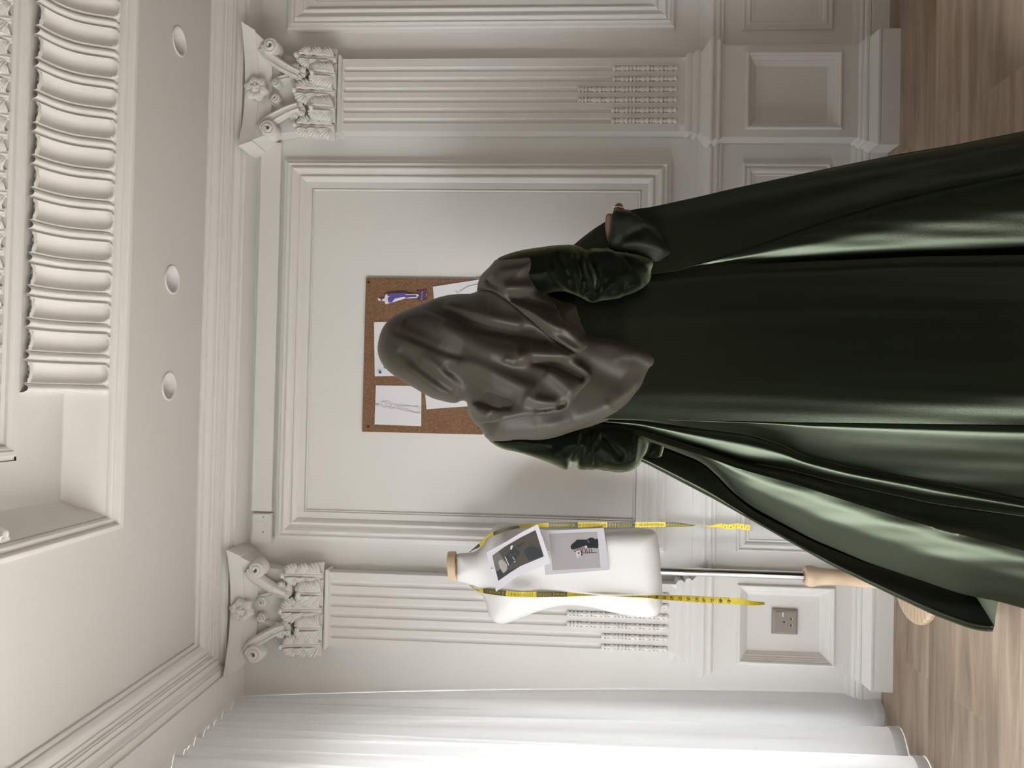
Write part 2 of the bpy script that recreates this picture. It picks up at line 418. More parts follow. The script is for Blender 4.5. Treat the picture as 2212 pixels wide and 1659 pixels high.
# ceiling with the coffer opening and the downlight holes
CX0, CX1, CY0, CY1 = -.388, 2.62, -1.3, 2.099
DL = [(1.101, 2.337), (.348, 2.337), (.014, 2.337)]
RH = .037
circ = lambda c, r_, n=28: [(c[0]+r_*math.cos(2*PI*k/n), c[1]+r_*math.sin(2*PI*k/n)) for k in range(n)]
holes = [[(CX0, CY0), (CX1, CY0), (CX1, CY1), (CX0, CY1)]]+[circ(c, RH) for c in DL]
V2, f2 = tri_region([(XL, YF), (XR, YF), (XR, YW+.01), (XL, YW+.01)], .35, holes)
m_ = MB().add([(x, y, ZT) for x, y in V2], f2).box((XL-.2, YF-.2, 2.75), (XR+.2, YW+.2, 2.83)); struct('ceiling', m_.v, m_.f, CEIL, recalc=False)  # box: unseen slab added above the coffer to stop sky light leaking in
def loops_plan(prof):
    v = []
    for q, z in prof: v += [(CX0+q, CY0+q, z), (CX1-q, CY0+q, z), (CX1-q, CY1-q, z), (CX0+q, CY1-q, z)]
    return v, gridfaces(len(prof), 4, True)
def arc(p0, p1, n, bulge):
    """points from p0 to p1 with a rounded bulge to the left of the way"""
    p0, p1 = np.array(p0), np.array(p1); d = p1-p0; nn = np.array([-d[1], d[0]]); out = []
    for i in range(1, n):
        t = i/n; out.append(tuple(p0+d*t+nn*bulge*math.sin(PI*t)))
    return out
mo = [(0, ZT), (0, ZT-.004)]+arc((0, ZT-.004), (.016, ZT+.006), 6, -.28)+[(.016, ZT+.006), (.017, ZT+.013)]+arc((.017, ZT+.013), (.034, ZT+.021), 6, -.28)+[(.034, ZT+.021), (.0355, ZT+.03), (.030, ZT+.034)]
v, f = loops_plan(mo); struct('trim_2', v, f, WALL, smooth=True, sharp=35)
# cove: measured curve from the moulding up to the upper band
cov = np.array([(.036, 2.376), (.050, 2.398), (.061, 2.427), (.074, 2.455), (.092, 2.478), (.113, 2.494), (.139, 2.507), (.179, 2.517), (.20, 2.519)])
cs = np.r_[0, np.cumsum(np.hypot(*np.diff(cov, axis=0).T))]
def cove_at(s):
    return np.stack([np.interp(s, cs, cov[:, 0]), np.interp(s, cs, cov[:, 1])], -1)
ss = np.linspace(0, cs[-1], 20); cv = smooth_poly(cov, 2, False)
v, f = loops_plan([tuple(p) for p in cv]); struct('trim_3', v, f, WALL, smooth=True, sharp=60)
bd = [(.12, 2.545), (.19, 2.530), (.205, 2.522), (.211, 2.519), (.212, 2.510), (.216, 2.506), (.226, 2.506), (.229, 2.511), (.234, 2.512), (.239, 2.517), (.240, 2.525), (.247, 2.530), (.247, 2.66), (.235, 2.68), (.30, 2.70), (.30, 2.72), (.6, 2.74)]
v, f = loops_plan(bd); k = (len(bd)-1)*4; f.append((k, k+1, k+2, k+3)); struct('trim_4', v, f, WALL)

# fluted ornament running along the cove
def cove_ornament(x0, n, along_left=False):
    Pq, nx, ns = .0845, 26, 64
    s0, s1 = .002, cs[-1]-.003
    S = np.linspace(s0, s1, ns); Lg = S[-1]
    cp = cove_at(S); dcp = np.gradient(cp, axis=0); nrm = np.stack([dcp[:, 1], -dcp[:, 0]], 1); nrm /= np.linalg.norm(nrm, axis=1)[:, None]
    if nrm[ns//2][1] > 0: nrm = -nrm
    U = np.r_[np.linspace(0, 1, nx*n+1)*n]
    uu, sv = np.meshgrid(U, S, indexing='ij')
    ul = (uu % 1.0)
    # flute: hollow channel
    xf = (ul-.63)*Pq; R = .0245; a0, a1 = .030, Lg-.022
    r_ = np.hypot(xf, np.maximum(0, np.maximum(a0-sv, 0)))
    tp = sv > a1-0*xf
    dtop = np.hypot(xf, sv-(Lg+.012)) < .034
    h = np.full(uu.shape, .022)
    ins = (r_ < R) & ~dtop
    h = np.where(ins, .022-.0205*np.sqrt(np.clip(1-(r_/R)**2, 0, 1)), h)
    # small crescent boss above the flute
    rr = np.hypot(xf, sv-(Lg+.012)); h = np.where((rr < .023) & (rr > .0), .020+.008*np.sqrt(np.clip(1-((rr-.010)/.012)**2, 0, 1)), h)
    # reed between the flutes
    xr = np.minimum(np.abs(ul-.13), np.abs(ul-1.13))*Pq; rd = np.hypot(xr, np.maximum(0, .014-sv))
    h = np.where(rd < .0145, .010, h)
    h = np.where(rd < .0095, .010+.0145*np.sqrt(np.clip(1-(rd/.0095)**2, 0, 1)), h)
    # scalloped lower rim
    end = np.hypot(xf, np.maximum(0, .030-sv)) > .034
    h = np.where((sv < .03) & end & (rd > .0145), .005+.010*np.sin(np.clip((sv-.002)/.028, 0, 1)*PI), h)
    q = cp[None, :, 0]+nrm[None, :, 0]*h; z = cp[None, :, 1]+nrm[None, :, 1]*h
    W = np.stack([x0+uu*Pq, CY1-q, z], -1) if not along_left else np.stack([CX0+q, x0-uu*Pq, z], -1)
    nU = len(U); Vv = W.reshape(-1, 3); fc = gridfaces(nU, ns)
    # close the ends and the rim back to the cove
    base = np.stack([x0+uu*Pq, CY1-cp[None, :, 0]+0*uu, cp[None, :, 1]+0*uu], -1) if not along_left else np.stack([CX0+cp[None, :, 0]+0*uu, x0-uu*Pq, cp[None, :, 1]+0*uu], -1)
    k0 = len(Vv); Vv = np.vstack([Vv, base[0], base[-1], base[:, 0]])
    for j in range(ns-1):
        fc.append((j, j+1, k0+j+1, k0+j)); a = (nU-1)*ns; fc.append((a+j, a+j+1, k0+ns+j+1, k0+ns+j))
    for i in range(nU-1): fc.append((i*ns, (i+1)*ns, k0+2*ns+i+1, k0+2*ns+i))
    return Vv, fc
v, f = cove_ornament(-.012, 16); struct('trim_5', v, f, WALL, smooth=True, sharp=50)
v, f = cove_ornament(1.69, 14, True); struct('trim_6', v, f, WALL, smooth=True, sharp=50)

# acanthus leaf surface (used for the frieze and the capitals)
def leaf(base, up, out, side, H, W, curl=.03, groups=3, fingers=5, dens=1):
    """stem that curls over at the tip, and on each side scalloped lobes made of fanned fingers"""
    base, up, out, side = map(np.array, (base, up, out, side)); mb = MB()
    def spine(s):
        k = max(0.0, s-.80)/.20
        return base+up*H*(s-.16*k*k)+out*(.006+.10*H*math.sin(PI*min(1, s*.9))*.6+curl*(max(0, s-.5)/.5)**2.2-curl*.25*k*k)
    # backing sheet
    ns, nt = 15, 11; v = []
    for i in range(ns):
        s = i/(ns-1); w = W*(.92-.25*s)*min(1, (1-s)*4+.22)
        for j in range(nt):
            t = -1+2*j/(nt-1); v.append(spine(s)+side*w*t-out*(.006+.007*abs(t)**2))
    n0 = len(v); f = gridfaces(ns, nt); v2 = [p-out*.008 for p in v]
    rim = [j for j in range(nt)]+[i*nt+nt-1 for i in range(1, ns)]+[(ns-1)*nt+j for j in range(nt-2, -1, -1)]+[i*nt for i in range(ns-2, 0, -1)]
    mb.add(v+v2, f+[tuple(x+n0 for x in q[::-1]) for q in f]+[(rim[i], rim[(i+1) % len(rim)], rim[(i+1) % len(rim)]+n0, rim[i]+n0) for i in range(len(rim))])
    # stem: two parallel ridges, hooked tip
    for o in (-1, 0, 1):
        mb.add(*tube([spine(s)+side*o*.0052*(1.15-.5*s)+out*(.002 if o == 0 else 0) for s in np.linspace(0, 1, 14)], [.0042*(1.2-.5*s) for s in np.linspace(0, 1, 14)], 7))
    e = spine(1.0); mb.add(*tube([e-side*W*.16-out*.004, e-side*W*.08+out*.002, e+out*.004, e+side*W*.08+out*.002, e+side*W*.16-out*.004], [.004, .0075, .009, .0075, .004], 8))
    for g in range(groups):
        s0 = .06+.70*g/groups
        for sg in (-1, 1):
            for k in range(fingers):
                t = k/(fingers-1); a = math.radians(84-72*t)
                L = W*(.86-.16*g/groups)*(.72+.30*math.sin(PI*(.25+.6*t)))
                p0 = spine(s0+.10*t)+side*sg*.008
                pts = []; rad = []
                for q in np.linspace(0, 1, 6):
                    ang = a*(1-.25*q)
                    pts.append(p0+(side*sg*math.sin(ang)+up*math.cos(ang))*L*q+out*(.001+.010*math.sin(PI*q*.8)*(1 if g else .8)-.006*q*q+curl*.5*max(0, s0-.45)*q+.0012*k))
                    rad.append(.0024+.0060*W/.05*q**1.3*(1 if q < .99 else .45))
                mb.add(*tube(pts, rad, 7))
    return mb.v, mb.f
mb = MB()
for i in range(15):
    x = -.05+i*.098
    v, f = leaf((x, CY1-.243, 2.535), (0, -.25, .97), (0, -.97, -.25), (1, 0, 0), .13, .052, curl=.03); mb.add(v, f)
    v, f = leaf((x+.049, CY1-.241, 2.533), (0, -.25, .97), (0, -.97, -.25), (1, 0, 0), .085, .034, curl=.018, groups=2); mb.add(v, f)
tag(mb.build('trim_7', WALL, smooth=True, sharp=60), kind='structure')

# cornice along the back wall and the left side
cor = [(0, 2.254), (.083, 2.268), (.083, 2.275), (.087, 2.277), (.107, 2.277), (.109, 2.281), (.113, 2.283)]+arc((.113, 2.283), (.137, 2.294), 6, .16)+[(.137, 2.294), (.137, 2.299), (.151, 2.300), (.151, 2.304), (.156, 2.306), (.156, 2.311), (.166, 2.313), (.168, 2.318)]+arc((.168, 2.318), (.2, 2.330), 7, -.16)+[(.2, 2.330), (.2, 2.337), (.206, 2.338), (.211, 2.342), (.211, ZT+.003), (0, ZT+.003)]
v, f = sweep([(XR, YW), (-1.065, YW), (-1.065, YF)], cor); struct('trim_8', v, f, WALL, smooth=True, sharp=28)
# chair rail
rail = [(0, .652), (.004, .650), (.005, .640), (.008, .632), (.015, .622), (.021, .616), (.022, .611), (.021, .608), (.015, .606), (.014, .600), (.017, .597), (.018, .592), (.017, .587), (.011, .584), (.009, .580), (.012, .577), (.012, .573), (.004, .571), (.002, .566), (0, .566)]
base = [(0, .120), (.006, .117), (.009, .109), (.009, .101), (.013, .097), (.015, .090), (.013, .083), (.017, .078), (.018, .070), (.018, .064), (.013, .061), (.018, .058), (.018, 0), (0, 0)]
v, f = sweep([(.93, YW), (-.60, YW)], rail); struct('trim_9', v, f, WALL, smooth=True, sharp=30)
v, f = sweep([(XR, YW), (1.235, YW)], rail); struct('trim_10', v, f, WALL, smooth=True, sharp=30)
mb = MB()
for a, b_ in ((XR, 1.235), (.93, -.60), (-.91, XL)): mb.add(*sweep([(a, YW), (b_, YW)], base))
tag(mb.build('baseboard_back', WALL, smooth=True, sharp=30), kind='structure')
# wall panels
upf = [(0, 0), (.003, .020), (.009, .025), (.018, .025), (.019, .034), (.0215, .0355), (.027, .029), (.030, .028), (.037, .039), (.041, .040), (.051, .035), (.061, .027), (.063, .027), (.068, .036), (.072, .036), (.079, .030), (.086, .022), (.107, .022), (.109, .016), (.112, .022), (.114, .022), (.117, .015), (.121, .017)]
lof = [(0, 0), (.001, .009), (.004, .012), (.008, .012), (.011, .006), (.015, .005), (.020, .010), (.025, .011), (.031, .008), (.036, .003), (.039, .004), (.042, .004), (.044, .0012)]
v, f = loops_frame(-.533, .857, .744, 2.150, YW, upf); struct('trim_11', v, f, WALL)
v, f = loops_frame(1.328, 2.76, .744, 2.155, YW, upf); struct('trim_12', v, f, WALL)
v, f = loops_frame(-.521, .851, .190, .497, YW, lof); struct('trim_13', v, f, WALL)
v, f = loops_frame(1.325, 2.76, .191, .507, YW, lof); struct('trim_14', v, f, WALL)
# plain strip under the cornice
m_ = MB().box((-.43, YW-.02, 2.162), (.915, YW, 2.236)); struct('trim_15', m_.v, m_.f, WALL)

# ------------------------------------------------------------------ pilasters
def build_pilaster():
    YB = YW-.0013; xc = 1.0755; Yp, Ys = 2.690, 2.702
    root = empty('pilaster', (xc, YW-.06, 0), 'white fluted pilaster with scrolled capital on the upright right, plain pedestal panel', 'pilaster', 'white fluted pilasters on the back wall')
    px0, px1, pz = .922, 1.242, .582
    qx0, qx1, qz0, qz1 = .948, 1.219, .179, .506
    v = [(px0, Yp, 0), (px1, Yp, 0), (px1, Yp, pz), (px0, Yp, pz), (qx0, Yp, qz0), (qx1, Yp, qz0), (qx1, Yp, qz1), (qx0, Yp, qz1), (px0, YB, 0), (px1, YB, 0), (px1, YB, pz), (px0, YB, pz)]
    f = [(0, 1, 5, 4), (1, 2, 6, 5), (2, 3, 7, 6), (3, 0, 4, 7), (0, 3, 11, 8), (1, 9, 10, 2), (3, 2, 10, 11)]
    mesh('pedestal', v, f, WALL, root, recalc=False)
    fr = [(0, 0), (.001, .006), (.004, .010), (.008, .010), (.012, .006), (.013, .002), (.016, .001), (.020, -.004), (.022, -.005), (.025, -.010), (.028, -.011), (.032, -.017), (.034, -.018), (.038, -.023), (.042, -.025)]
    v, f = loops_frame(qx0, qx1, qz0, qz1, Yp, fr); mesh('panel', v, f, WALL, root)
    path = [(px1, YB), (px1, Yp), (px0, Yp), (px0, YB)]
    bm_ = [(-.01, .124), (0, .124), (.004, .122), (.008, .117), (.008, .112), (.014, .110), (.019, .104), (.020, .098), (.018, .095), (.021, .092), (.024, .086), (.032, .078), (.037, .071), (.037, .064), (.032, .062), (.032, .059), (.038, .057), (.038, 0), (-.01, 0)]
    v, f = sweep(path, bm_); mesh('base_moulding', v, f, WALL, root, smooth=True, sharp=30)
    cm = [(-.05, .712), (-.034, .712), (-.026, .709), (-.021, .703), (-.020, .697), (-.021, .691), (-.027, .687), (-.026, .683), (-.018, .681), (-.013, .675), (-.012, .669), (-.015, .663), (-.020, .661), (-.018, .657), (-.010, .650), (.004, .641), (.014, .635), (.020, .628), (.020, .622), (.017, .618), (.010, .615), (.009, .609), (.014, .604), (.016, .599), (.014, .594), (.006, .590), (.003, .586), (.003, .581), (-.05, .581)]
    v = []; k = len(cm)
    for cx_, fr_ in ((px1, 0), (px1, 1), (px0, 1), (px0, 0)):
        for q, z in cm: v.append((cx_+(q if cx_ == px1 else -q), (Yp-(q*.40 if q < 0 else q)) if fr_ else YB, z))
    f = gridfaces(4, k)+[tuple(range(k)), tuple(range(3*k, 4*k))]
    mesh('cap_moulding', v, f, WALL, root, smooth=True, sharp=30)
    # shaft with six hollow flutes
    sx0, sx1, z0, z1 = .945, 1.206, .700, 1.955
    R = .0090; fc = [.983+i*.037 for i in range(6)]; fz0, fz1 = .737, 1.925
    X = [sx0]
    for c in fc: X += [c+R*math.cos(PI-PI*k/12) for k in range(13)]
    X += [sx1]; X = np.array(X)
    Z = np.r_[z0, [fz0+R-R*math.cos(PI/2*k/6) for k in range(7)], np.linspace(fz0+R, fz1-R, 8)[1:-1], [fz1-R+R*math.sin(PI/2*k/6) for k in range(7)], z1]
    v = []
    for z in Z:
        for x in X:
            c = min(fc, key=lambda a: abs(a-x)); rr = math.hypot(x-c, max(0, fz0+R-z, z-fz1+R))
            v.append((x, Ys+(.85*math.sqrt(max(0, R*R-rr*rr)) if rr < R else 0), z))
    nX = len(X); f = gridfaces(len(Z), nX); k = len(v)
    for z in (z0, z1): v += [(sx0, YB, z), (sx1, YB, z)]
    f += [(0, (len(Z)-1)*nX, k+2, k), (nX-1, k+1, k+3, len(Z)*nX-1)]
    mesh('shaft', v, f, WALL, root, smooth=True, sharp=50)
    # bead-and-husk strings in the lower flutes
    def husk_prof(long):
        seq = (['b', 'b', 'b', 'h', 'B', 'h', 'B', 'h'] if long else ['B', 'h'])+['b', 'b', 'b', 'h', 'B', 'h', 'B', 'h', 'B']
        ln = {'b': .0115, 'B': .0135, 'h': .0305}; tot = sum(ln[s] for s in seq); want = (1.088 if long else .968)-.737; kk = want/tot
        z = 1.088 if long else .968; pr = [(.0005, z)]
        for s in seq:
            L = ln[s]*kk
            for i in range(1, 9):
                t = i/8
                if s == 'h': rr = .0055+.0040*abs(math.sin(PI*(t*1.5+.45)))*(1 if t < .9 else .7)
                else: rr = .0040+.0062*math.sin(PI*t)**.7
                pr.append((rr, z-L*t))
            z -= L
        pr.append((.0005, z)); return pr
    for i, c in enumerate(fc):
        v, f = lathe([(a, h) for a, h in husk_prof(i in (2, 3))], (c, Ys-.0005, 0), 'z', 14)
        mesh('husk_string', v, f, WALL, root, smooth=True)
    ring = [(-.01, 1.926+.004)]+[(0.001+.010*math.sin(PI*k/8), 1.930+.020*k/8) for k in range(9)]+[(-.01, 1.952)]
    v, f = sweep([(sx1, YB), (sx1, Ys), (sx0, Ys), (sx0, YB)], ring); mesh('astragal', v, f, WALL, root, smooth=True, sharp=50)
    # capital
    v = []; rows = [(1.950, .128, 2.702), (2.0, .128, 2.702), (2.08, .132, 2.698), (2.14, .140, 2.690), (2.185, .150, 2.682), (2.19, .155, 2.68)]
    for z, hw, yy in rows:
        v += [(xc-hw, YB, z), (xc-hw, yy, z), (xc+hw, yy, z), (xc+hw, YB, z)]
    f = gridfaces(len(rows), 4); f.append(tuple(range(len(v)-4, len(v))))
    cap = mesh('capital', v, f, WALL, root)
    rows = [(2.178, .150, .028, .052), (2.186, .163, .030, .060), (2.190, .168, .030, .062), (2.203, .176, .033, .070), (2.218, .188, .040, .084), (2.221, .190, .041, .085), (2.221, .196, .046, .090), (2.232, .201, .048, .094), (2.246, .209, .053, .100), (2.262, .217, .060, .106), (2.264, .217, .060, .106)]
    nu = 33; v = []
    for z, hw, dc, dh in rows:
        v.append((xc-hw, YB, z))
        for j in range(nu):
            t = -1+2*j/(nu-1); v.append((xc+hw*t, YW-.055-(dc+(dh-dc)*abs(t)**2.2), z))
        v.append((xc+hw, YB, z))
    f = gridfaces(len(rows), nu+2); f.append(tuple(range(nu+2))); f.append(tuple(range(len(v)-nu-2, len(v))))
    mesh('abacus', v, f, WALL, cap, smooth=True, sharp=40)
    # rosette
    mb = MB(); cy = YW-.055-.052
    for k in range(6):
        a = 2*PI*k/6+.3; dv = np.array([math.cos(a), 0, math.sin(a)]); sd = np.array([-math.sin(a), 0, math.cos(a)])
        pv = []; n1, n2 = 9, 9
        for i in range(n1):
            s = i/(n1-1)
            for j in range(n2):
                t = -1+2*j/(n2-1); w = .021*math.sin(PI*(.12+.80*s))**.8
                rr = .006+.034*s+(.004 if abs(t) < .75 else 0)*s
                pv.append(np.array([xc, cy-.010-.012*math.sin(PI*s*.9)+.006*t*t-.003*abs(math.sin(t*PI*1.5)), 2.222])+dv*rr+sd*w*t)
        n0 = len(pv); ff = gridfaces(n1, n2); pv2 = [p+np.array([0, .014, 0]) for p in pv]
        rim = [j for j in range(n2)]+[i*n2+n2-1 for i in range(1, n1)]+[(n1-1)*n2+j for j in range(n2-2, -1, -1)]+[i*n2 for i in range(n1-2, 0, -1)]
        ff += [(rim[i], rim[(i+1) % len(rim)], rim[(i+1) % len(rim)]+n0, rim[i]+n0) for i in range(len(rim))]
        mb.add(pv+pv2, ff)
    mb.add(*lathe([(.014, 0), (.014, -.016), (.010, -.022), (.004, -.024), (.0005, -.024)], (xc, cy-.004, 2.222), 'y', 14))
    for k in range(5): a = 2*PI*k/5; mb.add(*lathe([(.0005, -.008), (.004, -.006), (.005, 0), (.004, .004)], (xc+.012*math.cos(a), cy-.020, 2.222+.012*math.sin(a)), 'y', 8))
    mb.build('rosette', WALL, cap, smooth=True, sharp=60)
    # volutes
    def volute(u, z, R0, sg, y0, stem):
        mb = MB(); pts = []; rad = []
        for i in range(70):
            t = i/69; a = PI*.5+sg*0+t*4.2*PI; rr = R0*(1-.80*t)
            pts.append((xc+u+sg*rr*math.cos(a), y0-.010-.014*t, z+rr*math.sin(a))); rad.append(R0*.30*(1-.45*t))
        mb.add(*tube(pts, rad, 9))
        mb.add(*lathe([(R0*1.12, .035), (R0*1.12, -.001), (R0*1.02, -.007), (R0*.6, -.008), (.0005, -.008)], (xc+u, y0, z), 'y', 24))
        sp = smooth_poly(np.array([(u+sg*R0*-.2, z+R0*1.0), *stem]), 3, False)
        v = []; n = len(sp)
        for i, p in enumerate(sp):
            d = sp[min(i+1, n-1)]-sp[max(i-1, 0)]; d = d/np.linalg.norm(d); nn = np.array([-d[1], d[0]]); w = R0*.80*(1-.30*i/n)
            for q, h in ((-1, .016), (-1, -.004), (-.62, -.012), (-.35, -.006), (.35, -.006), (.62, -.012), (1, -.004), (1, .016)):
                yy = y0+(.020*i/n)+h; v.append((xc+p[0]+nn[0]*w*q, yy, z*0+p[1]+nn[1]*w*q))
        mb.add(v, gridfaces(n, 8)); mb.build('volute', WALL, cap, smooth=True, sharp=50)
    for sg in (1, -1):
        volute(sg*.148, 2.170, .027, sg, YW-.055-.062, [(sg*.118, 2.185), (sg*.095, 2.150), (sg*.072, 2.110), (sg*.058, 2.075)])
        volute(sg*.026, 2.158, .0145, -sg, YW-.055-.034, [(sg*.040, 2.168), (sg*.052, 2.140), (sg*.060, 2.105), (sg*.060, 2.075)])
    yb = YW-.058
    for u, H, W, zz, oo, cu in ((0, .165, .056, 1.950, .012, .036), (.122, .160, .046, 1.950, .010, .040), (-.122, .160, .046, 1.950, .010, .040), (.061, .092, .050, 1.948, .020, .030), (-.061, .092, .050, 1.948, .020, .030)):
        v, f = leaf((xc+u, yb-oo, zz), (u*.15, 0, 1), (0, -1, 0), (1, 0, 0), H, W, curl=cu); mesh('acanthus_leaf', v, f, WALL, cap, smooth=True, sharp=70)
    for sg in (1, -1):
        v, f = leaf((xc+sg*.058, yb-.022, 2.055), (sg*.35, 0, .93), (0, -1, 0), (.93, 0, -sg*.35), .075, .028, curl=.02, groups=2, fingers=4); mesh('acanthus_leaf', v, f, WALL, cap, smooth=True, sharp=70)
    return root
P1 = build_pilaster()
P2 = copy_tree(P1); P2.location.x -= 1.838
P1['label'] = 'white fluted pilaster with plain pedestal panel, farthest from the curtain'
P2['label'] = 'white fluted pilaster by the curtain, with a power socket on its pedestal'

# ------------------------------------------------------------------ downlights
for i, (x, y) in enumerate(DL):
    root = empty('downlight', (x, y, ZT), ['white recessed ceiling downlight nearest the plain corner of the ceiling recess', 'white recessed ceiling downlight in the middle of the row of three', 'white recessed ceiling downlight farthest from the curtain'][2-i], 'ceiling light', 'recessed downlights in the ceiling')
    v, f = [], []
    pr = [(.0365, .004), (.0445, .001), (.0455, -.002), (.0435, -.004), (.039, -.003), (.0365, .002)]
    vv, ff = lathe(pr, (x, y, ZT), 'z', 36); ff = ff[:-2]+[(len(pr)*36-36+k, len(pr)*36-36+(k+1) % 36, (k+1) % 36, k) for k in range(36)]
    mesh('trim_ring', vv, ff, PINW, root, smooth=True)
    vv, ff = lathe([(.0365, .001), (.0350, .012), (.030, .030), (.024, .045), (.0235, .060)], (x, y, ZT), 'z', 36); ff = ff[:-2]
    mesh('reflector', vv, ff, PINW, root, smooth=True)
    vv, ff = lathe([(.0235, .060), (.0230, .046), (.020, .044), (.017, .048), (.012, .043), (.006, .047), (.0005, .044)], (x, y, ZT), 'z', 24)
    mesh('lamp', vv, ff, CHROME, root, smooth=True)

# ------------------------------------------------------------------ sockets
def socket_plate():
    Y = 2.690+.0235; x0, x1, z0, z1 = -.7905, -.7045, .297, .383
    root = empty('power_socket', ((x0+x1)/2, Y-.004, z0), 'taupe three-pin wall socket with switch, set in the pedestal panel', 'wall socket')
    v, f = loops_frame(x0, x1, z0, z1, Y, [(0, 0), (0, .006), (.003, .0095), (.0075, .011), (.0075, .0112)]); mesh('faceplate', v, f, SOCK, root)
    yf = Y-.0112
    sx, sz = x1-.026, z1-.0115
    m_ = MB().box((sx-.001, yf-.0022, sz-.020), (sx+.0165, yf+.002, sz)); sw = m_.build('switch', SOCK, root)
    MB().box((sx+.0005, yf-.0024, sz-.0245), (sx+.0160, yf+.001, sz-.0205)).build('indicator', PINW, root)
    cx = (x0+x1)/2
    for a, b_, w, h in ((cx, z0+.047, .0042, .0085), (cx-.011, z0+.0235, .0072, .0045), (cx+.011, z0+.0235, .0072, .0045)):
        MB().box((a-w/2, yf-.0003, b_-h/2), (a+w/2, yf+.002, b_+h/2)).build('slot', SOCKD, root)
        MB().box((a-w/2, yf-.0005, b_-h/2-.0018), (a+w/2, yf+.001, b_-h/2)).build('shutter', PINW, root)
    return root
socket_plate()
# painted-over spur plate high on the wall
x0, x1, z0, z1 = -.545, -.436, 2.160, 2.235
root = empty('switch_plate', ((x0+x1)/2, YW-.02, z0), 'white painted-over switch plate high on the wall beneath the cornice', 'switch plate')
MB().box((x0, YW-.020, z0), (x1, YW, z1)).build('back_box', WALL, root)
v, f = loops_frame(x0+.028, x1-.002, z0+.004, z1-.006, YW-.020, [(0, 0), (0, .006), (.002, .008), (.004, .008)]); mesh('faceplate', v, f, WALL, root)
cx = (x0+.028+x1)/2
MB().box((cx-.011, YW-.0305, z0+.030), (cx+.011, YW-.026, z0+.060)).build('switch', WALL, root)
MB().box((cx-.010, YW-.0300, z0+.019), (cx+.009, YW-.027, z0+.024)).build('indicator', PINW, root)
for dx in (-.027, .027):
    v, f = lathe([(.003, .002), (.003, -.0012), (.0005, -.0015)], (cx+dx, YW-.028, z0+.028), 'y', 12); mesh('screw', v, f, SOCK, root)

# ------------------------------------------------------------------ curtain
def curtain():
    bot = [(-1.00, 2.757), (-1.018, 2.739), (-1.035, 2.713), (-1.056, 2.704), (-1.085, 2.715), (-1.112, 2.715), (-1.128, 2.69), (-1.11, 2.655), (-1.068, 2.635), (-1.045, 2.602), (-1.052, 2.572), (-1.078, 2.548), (-1.112, 2.525), (-1.140, 2.49)]
    y = 2.44; k = 0
    while y > 1.30:
        bot += [(-1.055-.01*(k % 2), y), (-1.075, y-.06), (-1.145, y-.10), (-1.15, y-.16)]; y -= .22; k += 1
    b2 = resample(smooth_poly(bot, 3, False), .006, False)
    n = len(b2); t = np.linspace(0, 1, n)
    # gathered heading: closer to a straight line with small pleats
    yt = np.interp(t, [0, 1], [2.7585, 1.30]); xt = -1.108+.012*np.sin(t*2*PI*21)+.006*np.sin(t*2*PI*43+1)
    nz = 44; v = []
    for i in range(nz):
        s = i/(nz-1); z = .003+s*(2.252-.003)
        w = s**1.6
        X = b2[:, 0]*(1-w)+xt*w; Y = b2[:, 1]*(1-w)+yt*w
        X = X+.006*np.sin(t*2*PI*31+s*3)*s*(1-.3*s)+.004*np.sin(t*2*PI*13-s*2)*s
        zz = z
        for a, b_ in zip(X, Y): v.append((a, b_, zz))
    f = gridfaces(nz, n)
    root = empty('curtain', (-1.08, 2.2, 0), 'white sheer full-length curtain with rounded folds hanging over the window', 'curtain')
    mesh('drape', v, f, CURT, root, smooth=True, recalc=False)
    # stitched hem: a doubled band at the bottom edge
    v = []; hr = [(0, .012), (0, .050)]
    for off, z in ((.0025, .0025), (.003, .036), (.0005, .038)):
        d = np.gradient(b2, axis=0); nn = np.stack([-d[:, 1], d[:, 0]], 1); nn /= np.linalg.norm(nn, axis=1)[:, None]
        if nn[5][0] < 0: nn = -nn
        for p, q in zip(b2, nn): v.append((p[0]+q[0]*off, p[1]+q[1]*off, z))
    mesh('hem', v, gridfaces(3, n), CURT, root, smooth=True, recalc=False)
curtain()

# ------------------------------------------------------------------ the person
def interp_line(pts):
    P = np.array(pts, float); vs = np.arange(P[0, 0]-60, P[-1, 0]+60, 4.0); ys = np.interp(vs, P[:, 0], P[:, 1])
    # keep the end slopes, then soften the corners
    m0 = (P[1, 1]-P[0, 1])/(P[1, 0]-P[0, 0]); m1 = (P[-1, 1]-P[-2, 1])/(P[-1, 0]-P[-2, 0])
    ys = np.where(vs < P[0, 0], P[0, 1]+m0*(vs-P[0, 0]), np.where(vs > P[-1, 0], P[-1, 1]+m1*(vs-P[-1, 0]), ys))
    k = np.ones(9)/9; e = 4; yp = np.r_[np.full(e, ys[0]), ys, np.full(e, ys[-1])]; ys = np.convolve(yp, k, 'valid')
    return lambda v: np.interp(v, vs, ys)
PX, PYC = .12, 2.07
person = empty('person', (PX, PYC, 0), 'person seen from behind in a dark green velvet gown and taupe headscarf, hands on hips', 'person')

